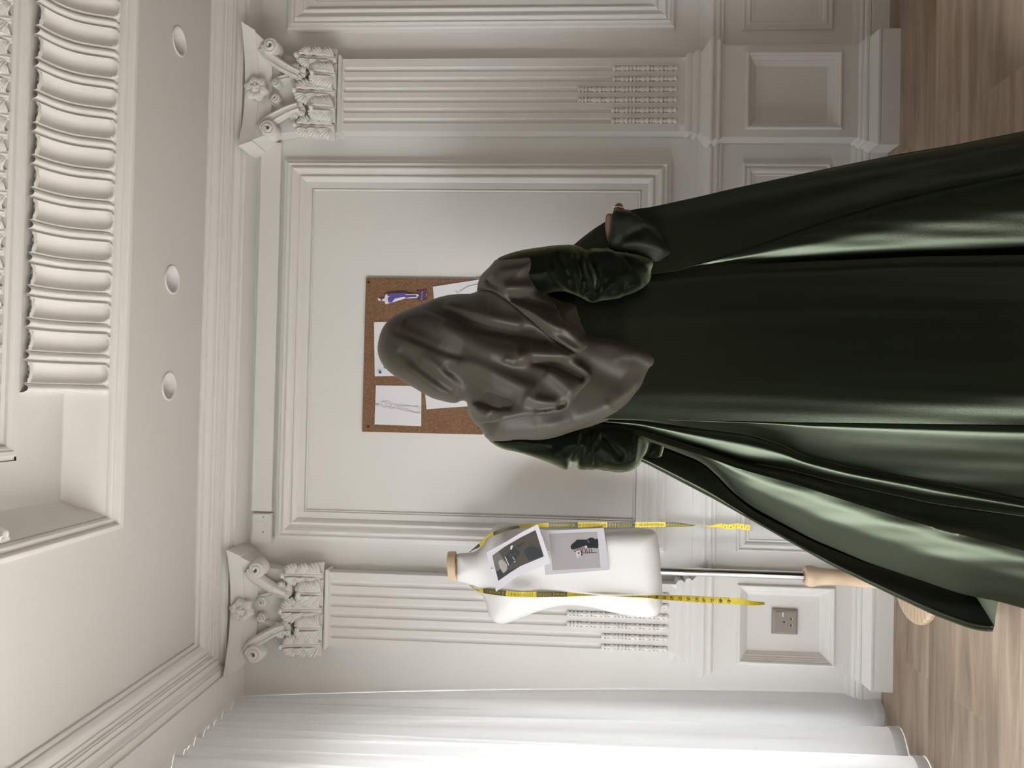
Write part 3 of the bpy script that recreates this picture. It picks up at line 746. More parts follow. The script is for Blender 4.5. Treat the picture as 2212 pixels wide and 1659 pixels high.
def body():
    mb = MB(); T = lambda pts, rad: mb.add(*tube(pts, rad, 14))
    T([(.12, 2.07, .78), (.12, 2.075, .92), (.12, 2.07, 1.02), (.12, 2.065, 1.14), (.12, 2.065, 1.24), (.12, 2.065, 1.30), (.118, 2.06, 1.34)], [.10, .115, .095, .105, .105, .085, .05])
    T([(.02, 2.065, 1.20), (.12, 2.065, 1.22), (.22, 2.065, 1.20)], [.07, .09, .07])
    T([(.118, 2.06, 1.30), (.112, 2.055, 1.36), (.105, 2.055, 1.42)], [.052, .047, .046])
    # head with brow, nose, chin and ears, turned a little to the left of the room
    fd = np.array([-.38, .925, 0]); sd = np.array([.925, .38, 0]); hc = np.array([.100, 2.050, 1.485])
    n = 22; v = []
    for i in range(n+1):
        a = PI*i/n
        for j in range(28):
            th = 2*PI*j/28; x, y, z = math.sin(a)*math.cos(th), math.sin(a)*math.sin(th), math.cos(a)
            ky = .092 if y < 0 else .086-.014*max(0, -z); kx = .070*(1-.22*max(0, -z)**1.5)
            jaw = .018*max(0, -z)*max(0, y)
            v.append(hc+sd*x*kx+fd*(y*ky+jaw)+np.array([0, 0, z*.105]))
    mb.add(v, gridfaces(n+1, 28, True))
    T([hc+fd*.078+np.array([0, 0, .012]), hc+fd*.094+np.array([0, 0, -.012]), hc+fd*.100+np.array([0, 0, -.028])], [.007, .009, .011])
    T([hc+fd*.082+sd*-.022+np.array([0, 0, -.058]), hc+fd*.090+np.array([0, 0, -.056]), hc+fd*.082+sd*.022+np.array([0, 0, -.058])], [.005, .009, .005])
    for s in (-1, 1): T([hc+sd*s*.070+np.array([0, 0, .018]), hc+sd*s*.077-fd*.012, hc+sd*s*.070+np.array([0, 0, -.028])], [.008, .012, .007])
    # arms bent at the elbow, hands on the hips
    el = at(1285, 612, 1.965); wr = at(1347, 548, 1.985)
    T([(.22, 2.065, 1.275), (.280, 2.055, 1.235), (.292, 2.04, 1.13), el], [.050, .040, .030, .028])
    T([el, tuple((np.array(el)*.5+np.array(wr)*.5)), wr], [.030, .027, .022])
    el2 = at(1290, 968, 2.03); wr2 = at(1392, 958, 2.045)
    T([(.02, 2.065, 1.275), (-.045, 2.06, 1.235), (-.085, 2.045, 1.13), el2], [.050, .042, .032, .027])
    T([el2, tuple((np.array(el2)*.5+np.array(wr2)*.5)), wr2], [.027, .025, .021])
    # right hand: palm, thumb and four bent fingers
    T([wr, at(1346, 522, 1.992), at(1346, 500, 1.998), at(1346, 486, 2.002)], [.022, .026, .027, .022])
    T([at(1338, 536, 1.985), at(1319, 512, 1.982), at(1316, 488, 1.980), at(1317, 466, 1.980), at(1317.5, 461, 1.980)], [.015, .0125, .0115, .0110, .0065])
    T([at(1336, 498, 1.998), at(1333, 470, 1.995), at(1335, 452, 1.993), at(1336, 446.5, 1.996), at(1340, 446, 2.010)], [.0125, .0125, .0120, .0110, .0095])
    T([at(1343, 498, 2.000), at(1342, 474, 2.002), at(1345, 462, 2.004), at(1350, 459, 2.018)], [.012, .0115, .0105, .009])
    T([at(1350, 498, 2.002), at(1351, 474, 2.002), at(1354, 459.5, 2.003), at(1358, 459, 2.015)], [.0115, .0110, .0100, .0085])
    T([at(1356, 500, 2.002), at(1359, 480, 2.003), at(1363, 466, 2.006), at(1366, 465, 2.016)], [.0105, .0095, .0085, .0075])
    # left hand closed on the skirt
    T([wr2, at(1406, 958, 2.055), at(1418, 962, 2.075)], [.021, .023, .020])
    for k, (dx, dy) in enumerate(((0, -10), (3, -3), (3, 4), (0, 11))):
        T([at(1416+dx, 962+dy, 2.07), at(1424+dx, 963+dy, 2.09), at(1422+dx, 963+dy, 2.115), at(1412+dx, 963+dy, 2.12)], [.0100, .0095, .009, .008])
    T([at(1404, 966, 2.06), at(1412, 974, 2.08), at(1420, 974, 2.095)], [.012, .0105, .008])
    # legs and feet
    for s in (-1, 1):
        T([(.12+s*.075, 2.07, .86), (.12+s*.085, 2.07, .66), (.12+s*.08, 2.075, .46), (.12+s*.08, 2.08, .30), (.12+s*.08, 2.08, .09)], [.088, .075, .055, .050, .034])
        T([(.12+s*.08, 2.055, .042), (.12+s*.085, 2.12, .040), (.12+s*.09, 2.20, .026), (.12+s*.09, 2.25, .020)], [.036, .036, .030, .018])
    o = mb.build('body', SKIN, person, smooth=True)
    rm = o.modifiers.new('skin', 'REMESH'); rm.mode = 'VOXEL'; rm.voxel_size = .0042; rm.use_smooth_shade = True
    sm = o.modifiers.new('relax', 'SMOOTH'); sm.factor = .5; sm.iterations = 4
    dg = bpy.context.evaluated_depsgraph_get(); me = bpy.data.meshes.new_from_object(o.evaluated_get(dg))
    o.modifiers.clear(); o.data = me
    for p in me.polygons: p.use_smooth = True
    # ring with small stones on the index finger
    c = np.array(at(1335, 449, 1.993)); d = np.array(at(1336, 440, 1.993))-np.array(at(1334, 458, 1.994)); d /= np.linalg.norm(d)
    a = np.cross(d, (0, 1, 0)); a /= np.linalg.norm(a); b2 = np.cross(d, a); pts = [c+.0126*(a*math.cos(t)+b2*math.sin(t)) for t in np.linspace(0, 2*PI, 25)]
    mb = MB(); mb.add(*tube(pts, .0015, 8))
    for t in np.linspace(0, 2*PI, 15)[:-1]:
        q = c+.0138*(a*math.cos(t)+b2*math.sin(t)); mb.add(*lathe([(.0003, -.0018), (.0016, -.0008), (.0018, .0004), (.0003, .0018)], tuple(q), 'z', 7))
    mb.build('ring', SILVER, o, smooth=True, label='silver ring set with small stones')
body()

# gown: a skirt of overlapping hanging folds, traced from the waist to the floor
LN = [interp_line(p) for p in (
    [(1080, 600), (1160, 575), (1220, 545), (1240, 528), (1270, 503), (1303, 481), (1340, 462), (1365, 452), (1400, 448.5), (1500, 427), (1593, 405), (1786, 364), (1940, 333), (2056, 314), (2212, 283), (2420, 243)],
    [(1080, 640), (1240, 600), (1400, 592), (1469, 582), (1550, 557), (1631, 530), (1786, 476), (1940, 430), (2056, 403), (2212, 372), (2420, 332)],
    [(1080, 642), (1240, 602), (1400, 594), (1469, 585), (1631, 572), (1786, 565), (1979, 555), (2212, 551), (2420, 547)],
    [(1080, 896), (1240, 902), (1380, 906), (1756, 912.6), (2212, 918), (2420, 921)],
    [(1080, 898), (1240, 904), (1380, 908), (1474, 921), (1613, 938), (1681, 958), (1737, 986), (1831, 1009), (1982, 1037), (2212, 1082), (2420, 1122)],
    [(1080, 902), (1240, 910), (1380, 930), (1504, 968), (1613, 999), (1700, 1014), (1786, 1037), (1899, 1063), (2019, 1089), (2212, 1116), (2420, 1146)],
    [(1080, 908), (1240, 916), (1380, 940), (1438, 960), (1530, 988), (1598, 1013), (1650, 1028), (1718, 1046), (1869, 1095), (2019, 1140), (2212, 1190), (2420, 1240)],
    [(1080, 914), (1240, 922), (1380, 950), (1438, 967), (1515, 997), (1545, 1022), (1583, 1063), (1628, 1097), (1688, 1129), (1756, 1165), (1869, 1213), (1982, 1251), (2057, 1277), (2094, 1287), (2155, 1299), (2212, 1315), (2420, 1372)],
    [(1080, 925), (1240, 945), (1387, 997), (1549, 1082), (1681, 1157), (1794, 1221), (1925, 1285), (2019, 1330), (2094, 1358), (2121, 1364), (2420, 1372)])]
# each fold: (position along it, distance at the waist, distance at the floor)
LOBES = [
    [(0, 2.02, 1.80), (.12, 1.995, 1.765), (.35, 1.982, 1.738), (.45, 1.984, 1.742), (.85, 1.966, 1.700), (1, 1.966, 1.698)],
    [(0, 1.975, 1.722), (.10, 1.962, 1.707), (.5, 1.964, 1.714), (.8, 1.975, 1.731), (1, 1.990, 1.757)],
    [(0, 1.985, 1.755), (.03, 1.950, 1.705), (.18, 1.930, 1.680), (.30, 1.915, 1.655), (.36, 1.918, 1.660), (.60, 1.908, 1.643), (.82, 1.904, 1.637), (1, 1.910, 1.648)],
    [(0, 1.95, 1.70), (.06, 1.945, 1.688), (.40, 1.955, 1.727), (.70, 1.970, 1.767), (1, 1.985, 1.808)],
    [(0, 1.985, 1.808), (.20, 1.972, 1.792), (.38, 1.970, 1.790), (.75, 1.98, 1.806), (1, 1.992, 1.828)],
    [(0, 1.992, 1.828), (.35, 1.985, 1.808), (.75, 1.972, 1.780), (1, 1.968, 1.772)],
    [(0, 1.970, 1.772), (.15, 1.972, 1.773), (.50, 1.984, 1.795), (.80, 2.006, 1.832), (1, 2.03, 1.866)],
    [(0, 2.085, 2.06), (.15, 2.055, 2.03), (.5, 2.02, 1.995), (.88, 1.995, 1.968), (1, 2.015, 1.99)]]
def gown():
    VV = np.r_[np.arange(1084, 1500, 9), np.arange(1500, 2130, 13), np.arange(2130, 2170, 5), np.arange(2170, 2421, 14)]
    NS = [16, 22, 46, 26, 16, 16, 26, 22]; NB = 26
    v = []; ncol = None
    for V in VV:
        w = (V-1350)/862.0; wl = max(0.0, min(1.25, w)); up = max(0.0, (1350-V)/250.0)
        ys = [float(l(V)) for l in LN]
        for k in range(1, len(ys)): ys[k] = max(ys[k], ys[k-1]+.6)
        row_xy = []; row_d = []
        for k, lobe in enumerate(LOBES):
            a, b2 = ys[k], ys[k+1]; wd = b2-a; open_ = min(1.0, max(0.0, (wd-1.0)/26.0))
            ts = np.linspace(0, 1, NS[k]); tt = np.array([q[0] for q in lobe]); dd = np.array([q[1]+(q[2]-q[1])*wl for q in lobe])
            # smooth monotone interpolation
            d = np.interp(ts, tt, dd); kk = np.array([1, 2, 1])/4.0
            for _ in range(3): d[1:-1] = np.convolve(d, kk, 'valid')
            if k not in (0, 2, 7): 
                mid = np.linspace(dd[0], dd[-1], len(ts)); d = mid*(1-open_)+d*open_
            yy = a+ts*wd
            tuck = min(5.0, wd*.25)
            if k > 0 and k != 6: yy = np.r_[a-tuck, yy]; d = np.r_[d[0]+.012*open_, d]
            row_xy += [(V, y) for y in yy]; row_d += list(d)
        row_d = np.array(row_d)+.035*up
        y_ = np.array([p[1] for p in row_xy])
        row_d += .0010*np.sin(y_*.075+V*.004)*np.clip(w+.15, 0, 1)+.0004*np.sin(y_*.19-V*.009+1.3)*np.clip(w+.2, 0, 1)
        W = at_arr(np.array(row_xy), row_d)
        zmin = .006; low = W[:, 2] < zmin
        W[low, 2] = zmin
        if V > 2144:
            nd = NS[7]+1; q = min(1.0, (V-2144)/20.0); q = q*q*(3-2*q); W[-nd:] = W[-nd:]*(1-q)+(W[-nd-1]+np.array([.002, .012, 0]))*q
        A, B = W[-1], W[0]; bl = .10+.26*wl
        t = (np.arange(NB)+1)/(NB+1)
        back = A[None]*(1-t)[:, None]+B[None]*t[:, None]; back[:, 1] += bl*np.sin(PI*t)**.75*(1+.04*np.sin(t*40))
        row = np.vstack([W, back]); v.append(row); ncol = len(row)
    Vv = np.vstack(v); f = gridfaces(len(VV), ncol, True); f.append(tuple(range(ncol)))
    return mesh('gown', Vv, f, VELVET, person, smooth=True, sharp=75, recalc=True, label='floor-length dark green velvet gown with deep hanging folds')
gown()

# headscarf: padded form over head, neck and upper back, with cloth layers lying on it
S_OUT = [(1030, 634), (977.5, 635), (938.6, 644), (915.7, 656.7), (886, 666), (863, 675), (842.4, 687.6), (828.7, 703.7), (820.2, 722), (815.5, 745), (815.5, 761), (821, 779), (832.5, 796.4), (851, 811.5), (874.5, 826.5), (897.4, 839.5), (920, 853), (934, 860.5), (954.6, 866), (973, 870.5), (986.7, 870.5), (994.7, 866), (1003, 865), (1009, 869), (1010, 879), (1014, 893.7), (1021, 910), (1035, 924), (1040, 930), (1052, 950), (1075, 956), (1099, 955.5), (1130, 953), (1159, 954.5), (1199, 945.5), (1246.6, 929), (1278.4, 921), (1330, 901), (1378, 865), (1413.7, 818), (1426, 794), (1436, 763), (1398, 751), (1358, 738), (1318, 726), (1270, 723), (1262, 700), (1250, 672), (1246.6, 656), (1199, 645), (1171, 630), (1163, 616.8), (1160, 585), (1157, 548), (1110, 552), (1071.6, 559), (1060, 574), (1041.8, 591), (1036, 600), (1031, 618)]
SO = resample(smooth_poly(S_OUT, 1), 5)
def scarf_field(V):
    d, _, _ = seg_dist(V, SO, True)
    x, y = V[:, 0], V[:, 1]
    Y0 = np.interp(x, [800, 1000, 1060, 1130, 1250, 1340, 1440], [2.045, 2.035, 2.005, 1.985, 1.952, 1.93, 1.905])
    right = np.clip((640-y)/60, 0, 1)*np.clip((x-1020)/40, 0, 1); Y0 = Y0-.015*right
    T = np.interp(x, [800, 960, 1060, 1130, 1250, 1340, 1440], [.118, .118, .105, .090, .060, .038, .020])
    R = np.interp(x, [800, 1000, 1100, 1440], [.125, .110, .085, .05])
    D = np.clip(d*2.0/F/R, 0, 1); s = np.sqrt(1-(1-D)**2)
    return Y0, T*s, d
S_FOLDS_BASE = [
    ([(1245, 768), (1300, 806), (1350, 826)], -.010, 24, 20), ([(1328, 776), (1346, 766), (1364, 773)], .004, 5, 8),
    ([(1180, 925), (1250, 905), (1330, 872), (1390, 820)], .006, 14, 14), ([(1085, 935), (1150, 930), (1220, 915)], .005, 12, 14),
    ([(1365, 760), (1400, 780), (1420, 790)], .004, 8, 10), ([(1290, 740), (1340, 756), (1400, 772)], .004, 10, 14), ([(1160, 905), (1165, 925), (1160, 940)], -.003, 6, 6), ([(1235, 895), (1240, 908), (1250, 916)], -.003, 6, 6), ([(1308, 868), (1318, 884), (1330, 896)], .004, 5, 7)]
S1_FOLDS = [
    ([(905, 655), (967, 682), (1027, 705), (1083, 717), (1143, 726), (1195, 738)], -.014, 9, 17),
    ([(949, 694), (1009, 738), (1068, 764), (1150, 766)], .011, 22, 24),
    ([(958, 655), (1010, 672), (1075, 695), (1130, 706)], .010, 16, 18),
    ([(860, 752), (910, 788), (949, 823), (990, 853)], -.007, 13, 15), ([(872, 792), (925, 828), (975, 858)], .006, 13, 12),
    ([(905, 770), (960, 806), (1010, 838), (1050, 852)], .006, 13, 13), ([(955, 790), (1003, 832), (1068, 862), (1110, 874)], -.011, 13, 14),
    ([(991, 775), (1056, 799), (1113, 829), (1160, 848)], .010, 18, 18), ([(1086, 777), (1113, 787)], .006, 4, 10),
    ([(1113, 777), (1173, 771), (1240, 766)], .011, 9, 20), ([(1137, 776), (1188, 786), (1232, 802), (1265, 820)], -.011, 9, 12), ([(1180, 800), (1220, 830), (1240, 852)], .008, 16, 16),
    ([(1130, 858), (1170, 868), (1205, 876)], .009, 14, 12), ([(1155, 890), (1188, 883), (1228, 874)], -.010, 8, 9), ([(1010, 872), (1030, 885), (1056, 899)], .009, 9, 11), ([(1000, 868), (1040, 868), (1085, 880)], -.007, 8, 10), ([(870, 700), (905, 712), (950, 738)], -.005, 16, 16), ([(850, 715), (900, 735), (950, 757), (1010, 775)], -.004, 7, 9)]
S1_OUT = S_OUT[:27]+[(1033, 919), (1045.6, 914), (1066, 913), (1086.8, 910), (1121.5, 901), (1152, 897), (1190, 893), (1221, 889), (1236, 868), (1250, 848), (1262, 836), (1280, 815), (1268, 796), (1246, 784), (1240, 770), (1248, 764), (1223, 750), (1183, 722), (1139, 682), (1100, 650), (1079, 634), (1055, 626)]
S3_OUT = [(1034, 628), (1031, 616), (1036, 600), (1041.8, 591), (1060, 574), (1071.6, 558.5), (1110, 552), (1157, 548), (1160, 585), (1163, 616.8), (1171, 631), (1190, 647), (1206, 668), (1213, 690), (1235, 702), (1252, 718), (1272, 742), (1264, 756), (1247, 765), (1223, 752), (1183, 724), (1139, 685), (1079.6, 638), (1055, 625)]
S3_FOLDS = [([(1085, 622), (1120, 622), (1160, 620)], .010, 9, 13), ([(1098, 644), (1150, 656), (1205, 672)], -.012, 10, 12), ([(1120, 665), (1165, 690), (1215, 712)], .010, 12, 14), ([(1185, 722), (1215, 742), (1245, 760)], .006, 5, 8), ([(1085, 640), (1130, 674), (1180, 714)], -.006, 7, 7), ([(1060, 595), (1090, 580), (1150, 572)], .006, 16, 16), ([(1050, 606), (1062, 618), (1078, 626)], -.010, 7, 8), ([(1215, 705), (1235, 722), (1262, 742)], .006, 9, 9)]
def layer_mesh(name, outline, off, folds, parent, step=6, mats=SCARF, under=None, label=None, back=.012):
    """cloth layer lying on the padded form: its own thickness, rounded edges and folds"""
    O = resample(smooth_poly(outline, 1), 4.5); V, f = tri_region(O, step)
    Y0, h, du = scarf_field(V); d, _, _ = seg_dist(V, O, True)
    e = np.sqrt(1-(1-np.clip(d*2.0/F/.009, 0, 1))**2); sil = np.clip(du*2.0/F/.02, 0, 1)
    hh = h+(off*(.35+.65*e))*(.25+.75*sil)+1.9*fold_height(V, folds)*np.clip(d*2.0/F/.02, 0, 1)
    W1 = at_arr(V, Y0-hh); W2 = at_arr(V, Y0-h*.9+back)
    n = len(V); m = len(O)
    faces = list(f)+[tuple(i+n for i in q[::-1]) for q in f]+[(i, (i+1) % m, (i+1) % m+n, i+n) for i in range(m)]
    return mesh(name, np.vstack([W1, W2]), faces, mats, parent, smooth=True, sharp=80, label=label)
def headscarf():
    V, f = tri_region(SO, 7); Y0, h, d = scarf_field(V)
    hh = h+fold_height(V, S_FOLDS_BASE)*np.clip(d*2.0/F/.02, 0, 1); n = len(V); m = len(SO)
    bt = np.interp(V[:, 0], [800, 960, 1040, 1150, 1440], [.105, .09, .05, .012, .008]); s = np.clip(h/np.maximum(1e-6, np.interp(V[:, 0], [800, 960, 1060, 1130, 1250, 1340, 1440], [.118, .118, .105, .090, .060, .038, .020])), 0, 1)
    W1 = at_arr(V, Y0-hh); W2 = at_arr(V, Y0)+np.stack([0*s, bt*s+.004, 0*s], 1)
    faces = list(f)+[tuple(i+n for i in q[::-1]) for q in f]+[(i, (i+1) % m, (i+1) % m+n, i+n) for i in range(m)]
    hs = mesh('headscarf', np.vstack([W1, W2]), faces, SCARF, person, smooth=True, sharp=80, label='taupe satin headscarf draped over the head and upper back')
    layer_mesh('head_drape', S1_OUT, .013, S1_FOLDS, hs, 4.5)
    layer_mesh('shoulder_drape', S3_OUT, .021, S3_FOLDS, hs, 4.5)
headscarf()

# sleeves and cuffs
RS = [(1052, 590), (1071, 559), (1099, 547.5), (1131, 539), (1175, 533), (1199, 529.5), (1239, 528), (1256, 533), (1265, 541), (1281, 534), (1300, 537), (1313, 534), (1330, 540), (1362, 543), (1395, 549), (1413, 558), (1417, 570), (1410, 585), (1411, 608), (1406, 619), (1384, 635), (1352, 646), (1337, 652), (1313, 654), (1290, 657), (1280, 661), (1267, 656), (1243, 640), (1211, 628), (1170, 640), (1100, 640)]
RF = [([(1238, 538), (1250, 577), (1252, 616), (1256, 642)], .011, 7, 8), ([(1266, 552), (1267, 574), (1279, 600), (1277, 622)], .010, 6, 8), ([(1262, 603), (1262, 624), (1276, 654)], .010, 4, 5), ([(1280, 661), (1299, 634), (1330, 606)], .010, 7, 6), ([(1186, 580), (1219, 617), (1250, 648)], .011, 7, 9), ([(1313, 538), (1350, 548), (1390, 570), (1405, 585)], .007, 7, 9), ([(1313, 538), (1335, 556), (1360, 585)], .006, 6, 8), ([(1268, 545), (1290, 548), (1312, 538)], .008, 6, 7), ([(1245, 560), (1258, 590), (1264, 630)], -.012, 7, 7), ([(1283, 570), (1295, 600), (1290, 630)], -.012, 9, 8), ([(1300, 640), (1340, 636), (1390, 610)], .010, 12, 12), ([(1200, 545), (1215, 575), (1235, 600)], -.007, 10, 10), ([(1345, 645), (1350, 630), (1347, 615)], -.006, 5, 5), ([(1186, 610), (1215, 630), (1243, 652)], .005, 5, 6)]
blob('sleeve', RS, 1.985, .105, .085, VELVET_SLEEVE, person, [(a, b*1.3, c*.85, d*.85) for a, b, c, d in RF], step=5, Tb=.06, smooth_it=1)
LS = [(1053, 949), (1067.6, 961), (1087.5, 971), (1119, 976.5), (1159, 989), (1199, 1004.8), (1215, 1013), (1222, 1015.5), (1229.5, 1012), (1233.5, 1004), (1236, 997.5), (1240, 997), (1243, 1001), (1245, 1009), (1251, 1014.5), (1262, 1016), (1269, 1013.5), (1277, 1016), (1289, 1013), (1303, 1017), (1316, 1017), (1328, 1020.5), (1347, 1020.5), (1366, 1016), (1380, 1006), (1390, 993), (1397, 979), (1404, 957), (1402, 938), (1380, 922), (1340, 910), (1290, 912), (1240, 920), (1180, 930), (1110, 932)]
LF = [([(1260, 930), (1258, 945), (1250, 972), (1243, 992)], .010, 5, 7), ([(1270, 935), (1262, 972), (1248, 1010)], .009, 5, 6), ([(1296, 930), (1278, 964), (1266, 992)], .010, 5, 7), ([(1286, 972), (1276, 999), (1272, 1012)], .007, 5, 5), ([(1300, 942), (1325, 968), (1345, 990)], -.011, 9, 9), ([(1376, 940), (1374, 965), (1368, 1000)], .012, 7, 9), ([(1402, 955), (1394, 985), (1380, 1004)], .009, 6, 6), ([(1234, 1000), (1240, 985), (1252, 968)], -.012, 6, 6), ([(1120, 968), (1170, 972), (1215, 960)], -.007, 9, 11), ([(1190, 985), (1215, 992), (1236, 985)], .006, 10, 10), ([(1300, 1000), (1330, 1006), (1365, 1000)], .006, 10, 10), ([(1288, 955), (1282, 985), (1290, 1008)], -.009, 6, 6)]
blob('sleeve', LS, 2.03, .085, .065, VELVET_SLEEVE, person, [(a, b*1.3, c*.85, d*.85) for a, b, c, d in LF], step=5, Tb=.05, smooth_it=1)
RC = [(1312, 535), (1317, 500), (1322, 453.5), (1340, 455), (1360, 457), (1374, 464), (1388.5, 472.5), (1400, 480), (1412, 482.5), (1424.5, 495), (1438.6, 517), (1458, 545.4), (1453, 552), (1431, 566), (1417, 571), (1398, 560), (1362, 548), (1332, 545)]
CF = [([(1322, 532), (1350, 512), (1375, 500), (1400, 487)], -.010, 12, 7), ([(1340, 528), (1370, 522), (1405, 528), (1440, 542)], .013, 10, 16), ([(1400, 490), (1420, 510), (1445, 540)], -.006, 6, 8), ([(1330, 470), (1335, 500), (1328, 525)], .006, 12, 12)]
blob('cuff', RC, 1.955, .020, .03, CUFFSATIN, person, CF, step=5, Tb=.02, smooth_it=1, label='turned-back satin cuff')
LC = [(1388, 993), (1404, 992.5), (1428, 991), (1433, 972), (1438, 953), (1420, 946), (1404, 944), (1396, 965)]
blob('cuff', LC, 2.025, .035, .04, VELVET_SLEEVE, person, [([(1432, 958), (1428, 975), (1425, 990)], .003, 3, 3)], step=5, Tb=.03, smooth_it=1)

# ------------------------------------------------------------------ cork board and what is pinned to it
YB0 = YW-.0185
bx0, bx1 = at(784.5, 932.6, YB0-.012)[0], at(787.5, 600, YB0-.012)[0]; bz1 = at(786, 766, YB0-.012)[2]; bz0 = bz1-.435
board = empty('cork_board', ((bx0+bx1)/2, YB0, bz0), 'brown cork pin board screwed to the middle wall panel behind the person', 'pin board')
bm = bmesh.new(); bmesh.ops.create_cube(bm, size=1)
for v_ in bm.verts: v_.co = Vector(((bx0+bx1)/2+v_.co.x*(bx1-bx0), YB0-.0065+v_.co.y*.011, (bz0+bz1)/2+v_.co.z*(bz1-bz0)))
bmesh.ops.bevel(bm, geom=list(bm.edges), offset=.0012, segments=2, affect='EDGES')
mesh('panel', [tuple(v_.co) for v_ in bm.verts], [tuple(x.index for x in f_.verts) for f_ in bm.faces], CORK, board); bm.free()
YC = YB0-.012
for px, py in ((796.3, 609.6), (795.4, 922), (1034.8, 923.5), (1036, 609.5)):
    p = at(px, py, YC); v, f = lathe([(.0046, .002), (.0046, -.0006), (.0036, -.0022), (.0012, -.0024), (.0010, -.0014), (.0003, -.0014)], p, 'y', 16); mesh('screw', v, f, SCREW, board, smooth=True)
def bil(c, n1, n2):
    c = np.array(c, float); u_, v_ = np.meshgrid(np.linspace(0, 1, n1), np.linspace(0, 1, n2), indexing='ij')
    P = (c[0]*((1-u_)*(1-v_))[..., None]+c[1]*(u_*(1-v_))[..., None]+c[2]*(u_*v_)[..., None]+c[3]*((1-u_)*v_)[..., None])
    return P.reshape(-1, 2), u_.ravel(), v_.ravel()
def sheet(name, corners, Yfn, mats, parent=None, curl=.004, th=.0005, n=(13, 11)):
    P, u_, v_ = bil(corners, *n); Y = np.array([Yfn(x, y) for x, y in P])-curl*(np.maximum(0, np.abs(u_-.5)*2-.3)**2+.6*np.maximum(0, np.abs(v_-.5)*2-.3)**2)
    W1 = at_arr(P, Y); W2 = at_arr(P, Y+th); N_ = len(P); g = gridfaces(*n)
    n1, n2 = n; rim = [j for j in range(n2)]+[i*n2+n2-1 for i in range(1, n1)]+[(n1-1)*n2+j for j in range(n2-2, -1, -1)]+[i*n2 for i in range(n1-2, 0, -1)]
    f = g+[tuple(x+N_ for x in q[::-1]) for q in g]+[(rim[i], rim[(i+1) % len(rim)], rim[(i+1) % len(rim)]+N_, rim[i]+N_) for i in range(len(rim))]
    return mesh(name, np.vstack([W1, W2]), f, mats, parent, smooth=True, sharp=40)
def decal(name, polys, Yfn, off, mats, parent, step=8, th=.0003):
    mb = MB()
    for k, poly in enumerate(polys):
        V, f = tri_region(np.asarray(poly, float), step); Y = np.array([Yfn(x, y) for x, y in V]); m = len(poly); N_ = len(V)
        mb.add(np.vstack([at_arr(V, Y-off), at_arr(V, Y-off+th)]), list(f)+[tuple(i+N_ for i in q[::-1]) for q in f]+[(i, (i+1) % m, (i+1) % m+N_, i+N_) for i in range(m)])
    return mb.build(name, mats, parent, recalc=True)
def strokes(name, lines, Yfn, off, m, parent, rad=.00055):
    mb = MB()
    for ln in lines:
        P = smooth_poly(np.array(ln, float), 2, False); mb.add(*tube(at_arr(P, np.array([Yfn(x, y) for x, y in P])-off), rad, 5))
    return mb.build(name, m, parent, smooth=True)
cropxy = lambda ox, oy, sc: (lambda pts: [(ox+a/sc, oy+b_/sc) for a, b_ in pts])
yc = lambda x, y: YC-.0014
def paper(corners, label, curl=.004):
    c = at(*np.mean(corners, axis=0), YC-.001); r_ = empty('paper_sheet', c, label, 'paper', 'white sheets pinned to the cork board'); sheet('sheet', corners, yc, PAPER, r_, curl); return r_
PA = paper([(808, 695.6), (906, 694), (906.5, 811.5), (809.4, 813)], 'white sheet with a blue pin in its corner, mostly hidden behind the headscarf crown')
PB = paper([(812, 832.5), (910.3, 834), (910, 920.5), (809, 917)], 'white sheet with a pencil sketch of a long-legged figure, top left of the cork board', .0015)
g4 = cropxy(800, 825, 16.59)
strokes('pencil_sketch', [g4(l) for l in ([(220, 800), (260, 770), (330, 800), (370, 860)], [(400, 710), (405, 850), (460, 915)], [(400, 700), (520, 680), (640, 655), (760, 750)], [(420, 700), (530, 750), (590, 690)], [(590, 740), (650, 790), (720, 800)], [(455, 915), (550, 895), (640, 890), (710, 950), (770, 960), (900, 930)], [(555, 800), (570, 910)], [(640, 880), (740, 880), (760, 790)], [(770, 770), (860, 795), (1000, 900), (1120, 970)], [(800, 900), (960, 950), (1100, 1010), (1300, 1035), (1600, 1105)], [(1120, 940), (1260, 950), (1400, 1010), (1600, 1080)], [(980, 830), (1080, 835), (1240, 820), (1450, 870), (1620, 880)], [(1040, 885), (1200, 870), (1450, 870)], [(1620, 880), (1660, 850), (1740, 860)], [(1630, 880), (1690, 930), (1760, 930), (1775, 1000)], [(1600, 1100), (1640, 1095), (1800, 1135)], [(1640, 1090), (1800, 1070)])], yc, .0022, INK, PB, .00042)
PCc = paper([(914, 800), (1012, 795), (1010, 877.7), (921.4, 884)], 'white sheet with bare edge showing beside the chin of the headscarf')
PD = paper([(934.8, 619.3), (1046, 602), (1052, 700), (944, 714)], 'white sheet with a single drawn line, near the right edge of the cork board')
g8 = cropxy(925, 600, 18.43)
strokes('pencil_sketch', [g8([(1220, 560), (1400, 450), (1600, 325), (1830, 285), (1980, 250)]), g8([(1085, 515), (1140, 575), (1170, 610)])], yc, .0028, INKD, PD, .0006)
